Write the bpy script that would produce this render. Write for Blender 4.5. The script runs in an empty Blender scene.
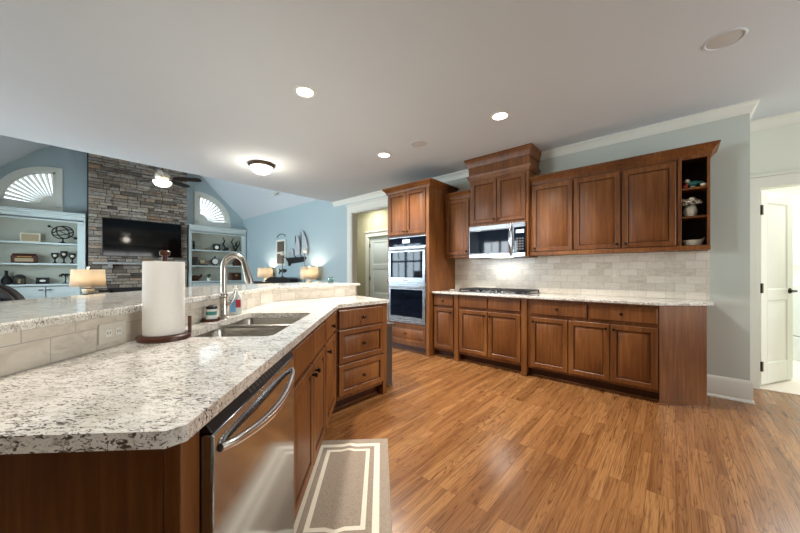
import bpy, bmesh, math, random
from mathutils import Vector, Matrix
R = math.radians
PI = math.pi
random.seed(7)
SC = bpy.context.scene
COL = SC.collection

# ------------------------------------------------------------------ camera, world, light, exposure
EYE = 1.185
cam = bpy.data.objects.new('camera', bpy.data.cameras.new('camera'))
COL.objects.link(cam)
cam.location = (0, 0, EYE)
cam.rotation_euler = (R(90), 0, R(90 - 48.6))
cam.data.sensor_width = 36
cam.data.lens = 312 / 800 * 36
cam.data.shift_y = 5.5 / 800
cam.data.clip_start = .02
SC.camera = cam

SC.view_settings.view_transform = 'Standard'
SC.view_settings.look = 'None'
SC.view_settings.gamma = 1
SC.view_settings.use_curve_mapping = False
SC.view_settings.exposure = 0.62

w = bpy.data.worlds.new('World')
SC.world = w
w.use_nodes = True
w.node_tree.nodes['Background'].inputs[0].default_value = (.78, .89, 1, 1)
w.node_tree.nodes['Background'].inputs[1].default_value = 1.9


def area(name, loc, rot, sx, sy, power, col):
    l = bpy.data.lights.new(name, 'AREA')
    l.shape = 'RECTANGLE'
    l.size, l.size_y, l.energy, l.color = sx, sy, power, col
    o = bpy.data.objects.new(name, l)
    COL.objects.link(o)
    o.location, o.rotation_euler = loc, rot
    return o


DAY = (.80, .91, 1)
# daylight standing just outside the windows of the two south walls, plus added fill at the east window
area('daylight_kitchen', (-4.8, -3.52, 1.62), (R(-90), 0, PI), 1.4, 1.5, 130, (.84, .93, 1))
area('daylight_living', (-7.6, -1.42, 1.6), (R(-90), 0, PI), 3.9, 1.7, 300, (.70, .88, 1))
area('east_fill', (3.42, 3.1, 1.6), (R(90), 0, R(90)), 2.3, 1.5, 62, (1, .97, .92))  # added fill, no known source; brightens the walls by the laundry door


# ------------------------------------------------------------------ materials
def lin(c):
    return tuple((v / 255 / 12.92 if v / 255 <= .04045 else ((v / 255 + .055) / 1.055) ** 2.4) for v in c) + (1,)


class NT:
    """a small node-building helper"""
    def __init__(s, name):
        s.m = bpy.data.materials.new(name)
        s.m.use_nodes = True
        s.t = s.m.node_tree
        s.p = s.t.nodes['Principled BSDF']
        s.out = s.t.nodes['Material Output']

    def n(s, typ, ins=None, **kw):
        nd = s.t.nodes.new(typ)
        for k, v in kw.items():
            setattr(nd, k, v)
        for k, v in (ins or {}).items():
            s.set(nd.inputs[k], v)
        return nd

    def set(s, inp, v):
        if hasattr(v, 'bl_idname') and hasattr(v, 'outputs'):
            v = v.outputs[0]
        if isinstance(v, bpy.types.NodeSocket):
            s.t.links.new(v, inp)
        else:
            inp.default_value = v

    def P(s, **kw):
        for k, v in kw.items():
            s.set(s.p.inputs[k.replace('_', ' ')], v)
        return s

    def math(s, op, a, b=0.0, c=0.0):
        nd = s.n('ShaderNodeMath', operation=op)
        s.set(nd.inputs[0], a)
        s.set(nd.inputs[1], b)
        s.set(nd.inputs[2], c)
        return nd.outputs[0]

    def mix(s, f, a, b, blend='MIX'):
        nd = s.n('ShaderNodeMix', data_type='RGBA', blend_type=blend)
        s.set(nd.inputs[0], f)
        s.set(nd.inputs[6], a)
        s.set(nd.inputs[7], b)
        return nd.outputs[2]

    def obj(s, scale=(1, 1, 1), world=False):
        src = s.n('ShaderNodeNewGeometry').outputs['Position'] if world else s.n('ShaderNodeTexCoord').outputs['Object']
        mp = s.n('ShaderNodeMapping', {'Vector': src})
        mp.inputs['Scale'].default_value = scale
        return mp.outputs[0]

    def noise(s, vec, scale=5, detail=4, rough=.55, dist=0.0):
        return s.n('ShaderNodeTexNoise', {'Vector': vec, 'Scale': scale, 'Detail': detail, 'Roughness': rough, 'Distortion': dist})

    def ramp(s, f, stops):
        nd = s.n('ShaderNodeValToRGB', {'Fac': f})
        e = nd.color_ramp.elements
        while len(e) < len(stops):
            e.new(.5)
        for el, (p, c) in zip(e, stops):
            el.position = p
            el.color = c if len(c) == 4 else tuple(c) + (1,)
        return nd.outputs[0]

    def bump(s, h, strength=.3, dist=.01):
        b = s.n('ShaderNodeBump', {'Height': h, 'Strength': strength, 'Distance': dist})
        s.set(s.p.inputs['Normal'], b)
        return s


def plain(name, c, rough=.5, metal=0.0, var=.06, scale=12, **kw):
    """paint, plastic or metal with a faint procedural unevenness"""
    k = NT(name)
    n = k.noise(k.obj(), scale, 3)
    base = lin(c)
    dark = tuple(v * (1 - var) for v in base[:3]) + (1,)
    lite = tuple(min(1, v * (1 + var)) for v in base[:3]) + (1,)
    k.P(Base_Color=k.mix(n.outputs[0], dark, lite), Roughness=rough, Metallic=metal, **kw)
    return k.m


def emit(name, c, strength):
    k = NT(name)
    k.P(Base_Color=(.9, .9, .9, 1), Emission_Color=c, Emission_Strength=strength, Roughness=.4)
    return k.m


def wood_mat(name, dark, mid, lite, rough=.32, grain=(26, 26, 1.6)):
    k = NT(name)
    v = k.obj(grain)
    big = k.noise(k.obj((2.2, 2.2, .7)), 1.6, 3)
    fine = k.noise(v, 1.6, 6, .6, .4)
    f = k.math('ADD', k.math('MULTIPLY', big.outputs[0], .5), k.math('MULTIPLY', fine.outputs[0], .5))
    rnd = k.n('ShaderNodeObjectInfo').outputs['Random']
    f = k.math('ADD', f, k.math('MULTIPLY', k.math('SUBTRACT', rnd, .5), .10))
    c = k.ramp(f, [(.30, lin(dark)), (.50, lin(mid)), (.70, lin(lite))])
    k.P(Base_Color=c, Roughness=rough, Coat_Weight=.05, Coat_Roughness=.3, Specular_IOR_Level=.35)
    k.bump(fine.outputs[0], .06, .002)
    return k.m


M = {}
M['wood'] = wood_mat('cabinet_wood', (76, 41, 16), (114, 68, 31), (148, 97, 51), .40)
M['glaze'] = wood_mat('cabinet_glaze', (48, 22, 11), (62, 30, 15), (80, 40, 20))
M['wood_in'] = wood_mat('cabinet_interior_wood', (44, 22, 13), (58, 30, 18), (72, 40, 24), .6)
M['toe'] = wood_mat('toe_kick_wood', (48, 24, 14), (66, 32, 20), (80, 42, 26))
M['bronze'] = plain('dark_bronze', (52, 40, 32), .35, .8)
M['darkwood'] = wood_mat('dark_brown_wood', (50, 26, 18), (72, 38, 26), (90, 52, 36))
M['ceil'] = plain('ceiling_paint', (204, 210, 214), .9, var=.015, scale=3)
M['white'] = plain('white_trim_paint', (226, 226, 216), .45, var=.02)
M['wall'] = plain('grey_blue_wall_paint', (196, 203, 194), .85, var=.02, scale=2)
M['wall_blue'] = plain('blue_wall_paint', (176, 193, 197), .85, var=.02, scale=2)
M['wall_hall'] = plain('beige_wall_paint', (188, 182, 150), .85, var=.02, scale=2)
M['wall_cream'] = plain('cream_wall_paint', (222, 224, 212), .85, var=.02, scale=2)
M['door_pale'] = plain('pale_green_door_paint', (216, 226, 224), .5, var=.02)
M['shelf_white'] = plain('bookcase_paint', (206, 216, 214), .5, var=.02)
M['shelf_back'] = plain('bookcase_back_paint', (182, 184, 170), .6, var=.03)
M['black'] = plain('black_plastic', (18, 18, 20), .3)
M['iron'] = plain('cast_iron', (34, 34, 36), .55, .3)
M['blackwood'] = plain('black_wood', (30, 26, 25), .4)
M['knobwhite'] = plain('white_plastic', (235, 233, 224), .4)
M['chrome'] = plain('chrome', (225, 226, 228), .12, 1)
M['gold'] = plain('brass_finish', (190, 150, 90), .3, 1)
M['fanmetal'] = plain('fan_metal', (90, 78, 66), .35, .8)
M['ceramic'] = plain('cream_ceramic', (226, 216, 192), .3, var=.1, scale=30)
M['outletplate'] = plain('outlet_plate', (220, 213, 200), .4, var=.04)
M['teal'] = plain('teal_glaze', (60, 128, 122), .3, var=.2, scale=20)
M['leaf'] = plain('green_leaf', (58, 84, 48), .6, var=.3)
M['petal'] = plain('white_petal', (238, 232, 214), .7, var=.06)
M['red'] = plain('red_paint', (150, 44, 34), .4)
M['blue'] = plain('blue_cloth', (30, 120, 200), .8)
M['blueplastic'] = plain('blue_label', (110, 160, 205), .4, var=.3, scale=60)
M['redplastic'] = plain('red_label', (190, 60, 70), .4, var=.3, scale=60)
M['soapclear'] = plain('pale_soap_bottle', (215, 222, 220), .2, var=.05)
M['paper'] = plain('paper_towel', (238, 236, 230), .95, var=.03, scale=60)
M['leather'] = plain('black_leather', (22, 19, 19), .6)
M['canvas'] = plain('grey_sailcloth', (186, 190, 194), .6, var=.15)
M['sand'] = plain('sand_ceramic', (170, 150, 118), .5, var=.2, scale=25)
M['mantel'] = plain('grey_stone_mantel', (160, 156, 152), .7, var=.15)
M['picture'] = plain('dark_print', (92, 80, 70), .6, var=.4, scale=18)
M['mirror_dark'] = plain('tv_screen', (6, 6, 7), .06, Specular_IOR_Level=.25)
M['oven_glass'] = plain('dark_oven_glass', (12, 18, 30), .04, Specular_IOR_Level=.22)
M['tile_white'] = plain('laundry_floor_tile', (216, 206, 192), .4, var=.05)
M['washer'] = plain('washer_enamel', (228, 234, 236), .25, var=.02)
M['bluegrey'] = plain('washer_door_plastic', (150, 180, 190), .2, var=.05)
M['can'] = plain('trash_can_grey', (96, 92, 88), .35, .6)
M['greyp'] = plain('speaker_grille', (190, 188, 184), .8)


def steel(name, c=(188, 184, 176), rough=.22, sc=(2, 2, 160)):
    k = NT(name)
    n = k.noise(k.obj(sc), 3, 4)
    k.P(Base_Color=lin(c), Metallic=1, Roughness=k.math('ADD', k.math('MULTIPLY', n.outputs[0], .10), rough - .05))
    return k.m


M['steel'] = steel('brushed_steel', (158, 160, 164), .27)
M['sinksteel'] = steel('sink_steel', (176, 172, 164), .28, (160, 2, 2))
M['steel_door'] = steel('smooth_steel', (168, 174, 180), .12)
M['nickel'] = steel('brushed_nickel', (200, 196, 188), .25)


def glass_mat(name, tint=(1, 1, 1, 1), gloss=.12):
    k = NT(name)
    t = k.n('ShaderNodeBsdfTransparent', {'Color': tint})
    g = k.n('ShaderNodeBsdfGlossy', {'Color': (1, 1, 1, 1), 'Roughness': .03})
    lw = k.n('ShaderNodeLayerWeight', {'Blend': .25})
    mx = k.n('ShaderNodeMixShader', {0: k.math('MULTIPLY', lw.outputs['Fresnel'], gloss * 4)})
    k.t.links.new(t.outputs[0], mx.inputs[1])
    k.t.links.new(g.outputs[0], mx.inputs[2])
    k.t.links.new(mx.outputs[0], k.out.inputs[0])
    return k.m


M['pane'] = glass_mat('window_glass')
M['clearglass'] = glass_mat('clear_glass', (.75, .86, .84, 1), .25)


def granite():
    k = NT('speckled_granite')
    v = k.obj(world=True)
    rot = k.n('ShaderNodeMapping', {'Vector': v})
    rot.inputs['Rotation'].default_value = (0, 0, R(-38))
    st = k.n('ShaderNodeMapping', {'Vector': rot})
    st.inputs['Scale'].default_value = (.9, 2.2, 1.5)
    rv = st.outputs[0]
    cloud = k.noise(v, 9, 5, .6)
    c = k.ramp(cloud.outputs[0], [(.3, lin((216, 211, 200))), (.5, lin((236, 232, 224))), (.7, lin((244, 241, 235)))])
    grey = k.noise(rv, 30, 4, .65, .6)
    c = k.mix(k.ramp(grey.outputs[0], [(.49, (0, 0, 0)), (.64, (.7, .7, .7))]), c, lin((176, 168, 152)))
    fl = k.noise(rv, 92, 3, .6, .9)
    clus = k.noise(v, 15, 2)
    th = k.math('ADD', fl.outputs[0], k.math('MULTIPLY', k.math('SUBTRACT', clus.outputs[0], .5), .28))
    c = k.mix(k.ramp(th, [(.56, (0, 0, 0)), (.62, (1, 1, 1))]), c, lin((88, 78, 68)))
    sp = k.noise(v, 170, 2, .5)
    c = k.mix(k.ramp(sp.outputs[0], [(.66, (0, 0, 0)), (.70, (.8, .8, .8))]), c, lin((104, 94, 84)))
    k.P(Base_Color=c, Roughness=.10, Coat_Weight=.2, Coat_Roughness=.05)
    return k.m


M['granite'] = granite()


def tile_mat(name, along, bw, bh, off=.5):
    """marble subway tile laid on a vertical face; 'along' picks the object axis that runs along the wall"""
    k = NT(name)
    sep = k.n('ShaderNodeSeparateXYZ', {0: k.n('ShaderNodeTexCoord').outputs['Object']})
    cb = k.n('ShaderNodeCombineXYZ', {0: sep.outputs[along], 1: sep.outputs['Z']})
    br = k.n('ShaderNodeTexBrick', {'Vector': cb, 'Scale': 1.0, 'Mortar Size': .0016, 'Mortar Smooth': .2, 'Bias': 0.0,
                                    'Brick Width': bw, 'Row Height': bh, 'Color1': (0, 0, 0, 1), 'Color2': (1, 1, 1, 1), 'Mortar': (.5, .5, .5, 1)}, offset=off)
    vein = k.noise(k.obj((2, 2, 5)), 5, 6, .62, 1.6)
    f = k.math('ADD', k.math('MULTIPLY', br.outputs['Color'], .34), k.math('MULTIPLY', vein.outputs[0], .66))
    c = k.ramp(f, [(.22, lin((192, 183, 168))), (.45, lin((220, 212, 198))), (.75, lin((234, 228, 217)))])
    c = k.mix(br.outputs['Fac'], c, lin((176, 170, 160)))
    k.P(Base_Color=c, Roughness=k.math('ADD', k.math('MULTIPLY', br.outputs['Fac'], .5), .22))
    k.bump(k.math('SUBTRACT', 1.0, br.outputs['Fac']), .35, .002)
    return k.m


M['tile'] = tile_mat('marble_subway_tile', 'X', .152, .0762)
M['tile_bar'] = tile_mat('marble_bar_tile', 'X', .152, .0762)
M['tile_bar_y'] = tile_mat('marble_bar_tile_side', 'Y', .152, .0762)


def floor_mat():
    k = NT('oak_floor')
    pos = k.n('ShaderNodeNewGeometry').outputs['Position']
    sep = k.n('ShaderNodeSeparateXYZ', {0: pos})
    cb = k.n('ShaderNodeCombineXYZ', {0: sep.outputs['Y'], 1: sep.outputs['X']})
    br = k.n('ShaderNodeTexBrick', {'Vector': cb, 'Scale': 1.0, 'Mortar Size': .0006, 'Mortar Smooth': .1, 'Bias': 0.0, 'Brick Width': .72,
                                    'Row Height': .058, 'Color1': (0, 0, 0, 1), 'Color2': (1, 1, 1, 1), 'Mortar': (.5, .5, .5, 1)}, offset=.37, offset_frequency=3)
    rnd = br.outputs['Color']
    # every board gets its own stretch of grain
    gx = k.math('ADD', k.math('MULTIPLY', sep.outputs['X'], 11.0), k.math('MULTIPLY', rnd, 37.0))
    gy = k.math('ADD', k.math('MULTIPLY', sep.outputs['Y'], .8), k.math('MULTIPLY', rnd, 11.0))
    gv = k.n('ShaderNodeCombineXYZ', {0: gx, 1: gy, 2: 0.0})
    low = k.noise(gv, 1.3, 2, .45, .15)
    rings = k.math('POWER', k.math('ABSOLUTE', k.math('SINE', k.math('MULTIPLY', low.outputs[0], 48.0))), 0.6)
    pv = k.n('ShaderNodeCombineXYZ', {0: k.math('MULTIPLY', gx, 16.0), 1: k.math('MULTIPLY', gy, 3.5), 2: 0.0})
    pore = k.noise(pv, 1.0, 5, .65)
    tone = k.ramp(rnd, [(0, lin((122, 82, 46))), (.3, lin((142, 98, 57))), (.65, lin((152, 107, 64))), (1, lin((166, 121, 75)))])
    patch = k.noise(pos, 1.3, 2)
    tone = k.mix(k.math('MULTIPLY', patch.outputs[0], .35), tone, lin((150, 98, 58)))
    amp = k.ramp(k.noise(gv, .45, 2).outputs[0], [(.38, (.30, .30, .30)), (.58, (1, 1, 1))])
    ln = k.math('MULTIPLY', k.ramp(rings, [(.12, (1, 1, 1)), (.72, (0, 0, 0))]), k.ramp(pore.outputs[0], [(.32, (.3, .3, .3)), (.60, (1, 1, 1))]))
    c = k.mix(k.math('MULTIPLY', ln, amp), tone, lin((74, 39, 15)))
    c = k.mix(k.ramp(pore.outputs[0], [(.48, (0, 0, 0)), (.66, (.75, .75, .75))]), c, lin((88, 50, 22)))
    sv = k.n('ShaderNodeCombineXYZ', {0: k.math('MULTIPLY', gx, 1.1), 1: k.math('MULTIPLY', gy, .9), 2: 3.0})
    strk = k.noise(sv, 1.6, 5, .62, .3)
    c = k.mix(k.ramp(strk.outputs[0], [(.50, (0, 0, 0)), (.68, (.72, .72, .72))]), c, lin((98, 58, 27)))
    c = k.mix(br.outputs['Fac'], c, lin((78, 44, 22)))
    k.P(Base_Color=c, Roughness=k.math('ADD', .17, k.math('MULTIPLY', pore.outputs[0], .14)))
    k.bump(k.math('SUBTRACT', 1.0, k.math('ADD', k.math('MULTIPLY', br.outputs['Fac'], .7), k.math('MULTIPLY', pore.outputs[0], .25))), .12, .002)
    return k.m


M['floor'] = floor_mat()


def stone_mat():
    k = NT('ledge_stone')
    rnd = k.n('ShaderNodeNewGeometry').outputs['Random Per Island']
    n = k.noise(k.obj((4, 4, 14)), 4, 6, .65)
    c = k.ramp(rnd, [(0, lin((100, 88, 78))), (.2, lin((146, 130, 116))), (.45, lin((186, 170, 150))), (.7, lin((164, 156, 148))), (.88, lin((208, 194, 174))), (1, lin((178, 142, 112)))])
    c = k.mix(k.ramp(n.outputs[0], [(.35, (.6, .6, .6)), (.62, (0, 0, 0))]), c, lin((66, 58, 54)))
    k.P(Base_Color=c, Roughness=.85)
    k.bump(n.outputs[0], .6, .02)
    return k.m


M['stone'] = stone_mat()
M['mortar'] = plain('dark_mortar', (52, 46, 42), .95)


def shade_mat(name, c, e):
    k = NT(name)
    n = k.noise(k.obj((60, 60, 60)), 4, 2)
    d = k.n('ShaderNodeBsdfDiffuse', {'Color': lin(c)})
    t = k.n('ShaderNodeBsdfTranslucent', {'Color': k.mix(n.outputs[0], lin(c), tuple(v * .9 for v in lin(c)[:3]) + (1,))})
    mx = k.n('ShaderNodeMixShader', {0: .55})
    k.t.links.new(d.outputs[0], mx.inputs[1])
    k.t.links.new(t.outputs[0], mx.inputs[2])
    k.t.links.new(mx.outputs[0], k.out.inputs[0])
    return k.m


M['shade'] = shade_mat('linen_lamp_shade', (238, 226, 206), 0)
M['lens'] = emit('lit_lens', (1, .93, .82, 1), 14)
M['bowl_lit'] = emit('lit_glass_bowl', (1, .95, .84, 1), 1.5)
M['bulb'] = emit('lit_bulb', (1, .88, .74, 1), 8)

# ------------------------------------------------------------------ mesh helpers
class B:
    def __init__(s):
        s.bm = bmesh.new()

    def face(s, vs, mi=0, smooth=False):
        try:
            f = s.bm.faces.new(vs)
            f.material_index = mi
            f.smooth = smooth
            return f
        except ValueError:
            return None

    def hexa(s, p, mi=0):
        v = [s.bm.verts.new(q) for q in p]
        for q in ((0, 3, 2, 1), (4, 5, 6, 7), (0, 1, 5, 4), (1, 2, 6, 5), (2, 3, 7, 6), (3, 0, 4, 7)):
            s.face([v[i] for i in q], mi)
        return s

    def box(s, x0, x1, y0, y1, z0, z1, mi=0):
        x0, x1 = min(x0, x1), max(x0, x1)
        y0, y1 = min(y0, y1), max(y0, y1)
        z0, z1 = min(z0, z1), max(z0, z1)
        return s.hexa([(x0, y0, z0), (x1, y0, z0), (x1, y1, z0), (x0, y1, z0), (x0, y0, z1), (x1, y0, z1), (x1, y1, z1), (x0, y1, z1)], mi)

    def prism(s, poly, z0, z1, mi=0):
        a = [s.bm.verts.new((x, y, z0)) for x, y in poly]
        b = [s.bm.verts.new((x, y, z1)) for x, y in poly]
        n = len(poly)
        s.face(a[::-1], mi)
        s.face(b, mi)
        for i in range(n):
            s.face([a[i], a[(i + 1) % n], b[(i + 1) % n], b[i]], mi)
        return s

    def extr(s, poly3, d, mi=0):
        """a planar 3-D outline pushed along vector d"""
        d = Vector(d)
        a = [s.bm.verts.new(p) for p in poly3]
        b = [s.bm.verts.new(Vector(p) + d) for p in poly3]
        n = len(a)
        s.face(a[::-1], mi)
        s.face(b, mi)
        for i in range(n):
            s.face([a[i], a[(i + 1) % n], b[(i + 1) % n], b[i]], mi)
        return s

    def lathe(s, prof, c=(0, 0, 0), seg=24, axis='Z', mi=0, sx=1, sy=1):
        rings = []
        for r, z in prof:
            ring = []
            for i in range(seg):
                a = 2 * PI * i / seg
                p = (r * math.cos(a) * sx, r * math.sin(a) * sy, z)
                if axis == 'Y':
                    p = (p[0], -p[2], p[1])
                elif axis == 'X':
                    p = (p[2], p[0], p[1])
                ring.append(s.bm.verts.new((p[0] + c[0], p[1] + c[1], p[2] + c[2])))
            rings.append(ring)
        for a, b in zip(rings, rings[1:]):
            for i in range(seg):
                s.face([a[i], a[(i + 1) % seg], b[(i + 1) % seg], b[i]], mi, True)
        s.face(rings[0][::-1], mi)
        s.face(rings[-1], mi)
        return s

    def tube(s, pts, r, seg=10, mi=0, up=None):
        pts = [Vector(p) for p in pts]
        rr = r if isinstance(r, (list, tuple)) else [r] * len(pts)
        rings = []
        last = None
        for i, p in enumerate(pts):
            d = (pts[min(i + 1, len(pts) - 1)] - pts[max(i - 1, 0)]).normalized()
            ref = last if last is not None else (Vector((0, 0, 1)) if abs(d.z) < .9 else Vector((1, 0, 0)))
            u = (ref - d * ref.dot(d)).normalized()
            last = u
            v = d.cross(u)
            rings.append([s.bm.verts.new(p + (u * math.cos(2 * PI * k / seg) + v * math.sin(2 * PI * k / seg)) * rr[i]) for k in range(seg)])
        for a, b in zip(rings, rings[1:]):
            for k in range(seg):
                s.face([a[k], a[(k + 1) % seg], b[(k + 1) % seg], b[k]], mi, True)
        s.face(rings[0][::-1], mi)
        s.face(rings[-1], mi)
        return s

    def ball(s, c, r, seg=14, mi=0, sc=(1, 1, 1)):
        m = Matrix.Translation(c) @ Matrix.Diagonal((sc[0], sc[1], sc[2], 1))
        g = bmesh.ops.create_uvsphere(s.bm, u_segments=seg, v_segments=max(6, seg // 2), radius=r, matrix=m)
        for v in g['verts']:
            for f in v.link_faces:
                f.smooth = True
                f.material_index = mi
        return s

    def sweep(s, path, prof, mi=0):
        """a moulding: profile [(out, z)] carried along a plan path, out to the right of travel, mitred"""
        pts = [Vector(p) for p in path]
        nr = [Vector(((b - a).y, -(b - a).x)).normalized() for a, b in zip(pts, pts[1:])]
        rings = []
        for i, p in enumerate(pts):
            if i == 0:
                m = nr[0]
            elif i == len(pts) - 1:
                m = nr[-1]
            else:
                m = nr[i - 1] + nr[i]
                m = m / (m.dot(nr[i]))
            rings.append([s.bm.verts.new((p.x + m.x * o, p.y + m.y * o, z)) for o, z in prof])
        n = len(prof)
        for a, b in zip(rings, rings[1:]):
            for k in range(n):
                s.face([a[k], a[(k + 1) % n], b[(k + 1) % n], b[k]], mi)
        s.face(rings[0], mi)
        s.face(rings[-1][::-1], mi)
        return s

    def panel(s, x0, x1, z0, z1, y=0.0, t=.02, fr=.055, raised=True):
        """a raised-panel cabinet front facing -Y, its back at y"""
        if raised:
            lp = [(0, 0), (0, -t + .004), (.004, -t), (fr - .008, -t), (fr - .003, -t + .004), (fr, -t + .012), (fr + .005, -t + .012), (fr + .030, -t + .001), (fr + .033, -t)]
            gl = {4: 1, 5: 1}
        else:
            lp = [(0, 0), (0, -t + .005), (.006, -t), (.010, -t)]
            gl = {}
        rings = []
        for o, yy in lp:
            rings.append([s.bm.verts.new(q) for q in ((x0 + o, y + yy, z0 + o), (x1 - o, y + yy, z0 + o), (x1 - o, y + yy, z1 - o), (x0 + o, y + yy, z1 - o))])
        for i, (a, b) in enumerate(zip(rings, rings[1:])):
            for k in range(4):
                s.face([a[k], a[(k + 1) % 4], b[(k + 1) % 4], b[k]], gl.get(i, 0))
        s.face(rings[0][::-1])
        s.face(rings[-1])
        return s

    def build(s, name, mat, parent=None, bevel=0.0, loc=None, rot=None, ang=35, seg=2):
        bmesh.ops.recalc_face_normals(s.bm, faces=s.bm.faces)
        me = bpy.data.meshes.new(name)
        s.bm.to_mesh(me)
        s.bm.free()
        for m in (mat if isinstance(mat, (list, tuple)) else [mat]):
            me.materials.append(M[m] if isinstance(m, str) else m)
        me.set_sharp_from_angle(angle=R(ang))
        o = bpy.data.objects.new(name, me)
        COL.objects.link(o)
        if parent:
            o.parent = parent
        if loc:
            o.location = loc
        if rot:
            o.rotation_euler = rot
        if bevel:
            bv = o.modifiers.new('bevel', 'BEVEL')
            bv.width, bv.segments, bv.limit_method, bv.angle_limit = bevel, seg, 'ANGLE', R(40)
        return o


def thing(name, label, cat, loc=(0, 0, 0), rz=0.0, group=None):
    o = bpy.data.objects.new(name, None)
    COL.objects.link(o)
    o.empty_display_size = .05
    o.location, o.rotation_euler = loc, (0, 0, rz)
    return tag(o, label, cat, group)


def tag(o, label, cat, group=None):
    o['label'], o['category'] = label, cat
    if group:
        o['group'] = group
    return o


def struct(name, b, mat, **kw):
    o = b.build(name, mat, **kw)
    o['kind'] = 'structure'
    return o


def holes(name, outer, inner, thick, mat, M4):
    """a slab with holes: 2-D outlines filled by a curve, turned into a mesh, placed by matrix M4"""
    cu = bpy.data.curves.new(name, 'CURVE')
    cu.dimensions, cu.fill_mode, cu.extrude = '2D', 'BOTH', thick / 2
    for poly in [outer] + inner:
        sp = cu.splines.new('POLY')
        sp.points.add(len(poly) - 1)
        for p, (x, y) in zip(sp.points, poly):
            p.co = (x, y, 0, 1)
        sp.use_cyclic_u = True
    tmp = bpy.data.objects.new(name, cu)
    COL.objects.link(tmp)
    dg = bpy.context.evaluated_depsgraph_get()
    me = bpy.data.meshes.new_from_object(tmp.evaluated_get(dg))
    bpy.data.objects.remove(tmp)
    me.transform(M4)
    for p in me.polygons:
        p.use_smooth = False
    me.materials.clear()
    me.materials.append(M[mat])
    o = bpy.data.objects.new(name, me)
    COL.objects.link(o)
    return o


def copy_tree(src, loc=None, label=None):
    r = src.copy()
    COL.objects.link(r)
    if loc:
        r.location = loc
    if label:
        r['label'] = label
    for ch in list(src.children):
        c = ch.copy()
        COL.objects.link(c)
        c.parent = r
        for g in list(ch.children):
            d = g.copy()
            COL.objects.link(d)
            d.parent = c
    return r


# ------------------------------------------------------------------ the setting
YW = 4.22      # range wall
XT = -10.5     # television wall
XE = -5.67     # where the flat kitchen ceiling ends
CH = 2.72
YS = -1.15     # living-room south wall
RY, RZ, EV = 1.535, 5.38, 2.88   # vault ridge and eave


def XZ(y):     # local (x, y) drawn in the plane Y = y: x -> X, y -> Z
    return Matrix(((1, 0, 0, 0), (0, 0, 1, y), (0, 1, 0, 0), (0, 0, 0, 1)))


def YZ(x):     # x -> Y, y -> Z in the plane X = x
    return Matrix(((0, 0, 1, x), (1, 0, 0, 0), (0, 1, 0, 0), (0, 0, 0, 1)))


def sholes(name, outer, inner, thick, mat, M4):
    o = holes(name, outer, inner, thick, mat, M4)
    o['kind'] = 'structure'
    return o


struct('floor', B().box(-10.7, 3.4, -3.5, 4.79, -.1, 0).box(-7.3, -3.0, 4.79, 5.5, -.1, 0), 'floor')
struct('floor_laundry', B().box(.2, 3.0, 4.79, 7.8, -.1, .004), 'tile_white')
struct('ceiling', B().box(XE, 3.4, -3.5, 5.0, CH, CH + .1).box(-7.3, XE, 4.34, 5.5, CH, CH + .1).box(XE, -3.0, 5.0, 5.5, CH, CH + .1), 'ceil')
struct('ceiling_laundry', B().box(.2, 3.02, 4.91, 7.72, CH, CH + .1), 'ceil')
sl = (RZ - EV) / (RY - YS)
b = B()
for y0, z0, y1, z1 in ((4.34, EV - .93 * .12, RY, RZ), (YS - .12, EV - .93 * .12, RY, RZ)):
    b.extr([(XT - .1, y0, z0), (XT - .1, y1, z1), (XT - .1, y1, z1 + .12), (XT - .1, y0, z0 + .12)], (XE + .02 - XT + .1, 0, 0))
struct('ceiling_vault', b, 'ceil')
# range wall: opening to the hall; in the living room it climbs to the eave
sholes('wall_range', [(XT - .1, 0), (-5.05, 0), (-5.05, 2.42), (-3.42, 2.42), (-3.42, 0), (.51, 0), (.51, CH), (XE, CH), (XE, EV), (XT - .1, EV)], [], .12, 'wall', XZ(YW + .06))
struct('wall_end', B().box(.39, .51, YW + .12, 4.79, 0, CH), 'wall')
sholes('wall_right', [(.39, 0), (.63, 0), (.63, 2.05), (1.45, 2.05), (1.45, 0), (3.4, 0), (3.4, CH), (.39, CH)], [], .12, 'wall_cream', XZ(4.85))
# living-room part of the long wall, a skin of blue paint
struct('wall_blue', B().box(XT, XE + .55, YW - .004, YW, 0, CH).box(XT, XE, YW - .004, YW, CH, EV), 'wall_blue')


def arch(cy, cz, r, side, n=18):
    """quarter circle: corner at (cy, cz), sweeping up and away on 'side'"""
    return [(cy, cz)] + [(cy + side * r * math.cos(PI / 2 * i / n), cz + r * math.sin(PI / 2 * i / n)) for i in range(n + 1)]


AW = [(.14, 2.66, .78, -1), (2.96, 2.66, .78, 1)]
sholes('wall_television', [(YS, 0), (YW, 0), (YW, EV), (RY, RZ), (YS, EV)], [arch(*a) for a in AW], .16, 'wall_blue', YZ(XT - .08))
LW = [(-9.0, .85), (-7.35, .85)]
wins = [[(x, .95), (x + 1.35, .95), (x + 1.35, 2.15), (x, 2.15)] for x in (-9.35, -7.65)]
sholes('wall_south', [(XT, 0), (XE, 0), (XE, EV), (XT, EV)], wins, .12, 'wall_blue', XZ(YS - .06))
struct('wall_gable', B().extr([(XE + .02, YS, EV), (XE + .02, YW, EV), (XE + .02, RY, RZ)], (.1, 0, 0)).box(XE + .02, XE + .12, YS, YW, CH + .101, EV), 'wall_blue')
struct('wall_west', B().box(XE, XE + .12, -3.5, YS, 0, CH), 'wall')
kw_ = [[(x, .95), (x + 1.3, .95), (x + 1.3, 2.3), (x, 2.3)] for x in (-5.45,)]
sholes('wall_back', [(XE, 0), (3.4, 0), (3.4, CH), (XE, CH)], kw_, .12, 'wall', XZ(-3.36))
sholes('wall_east', [(-3.3, 0), (4.79, 0), (4.79, CH), (-3.3, CH)], [[(2.0, .9), (4.2, .9), (4.2, 2.3), (2.0, 2.3)]], .12, 'wall', YZ(3.34))
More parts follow.
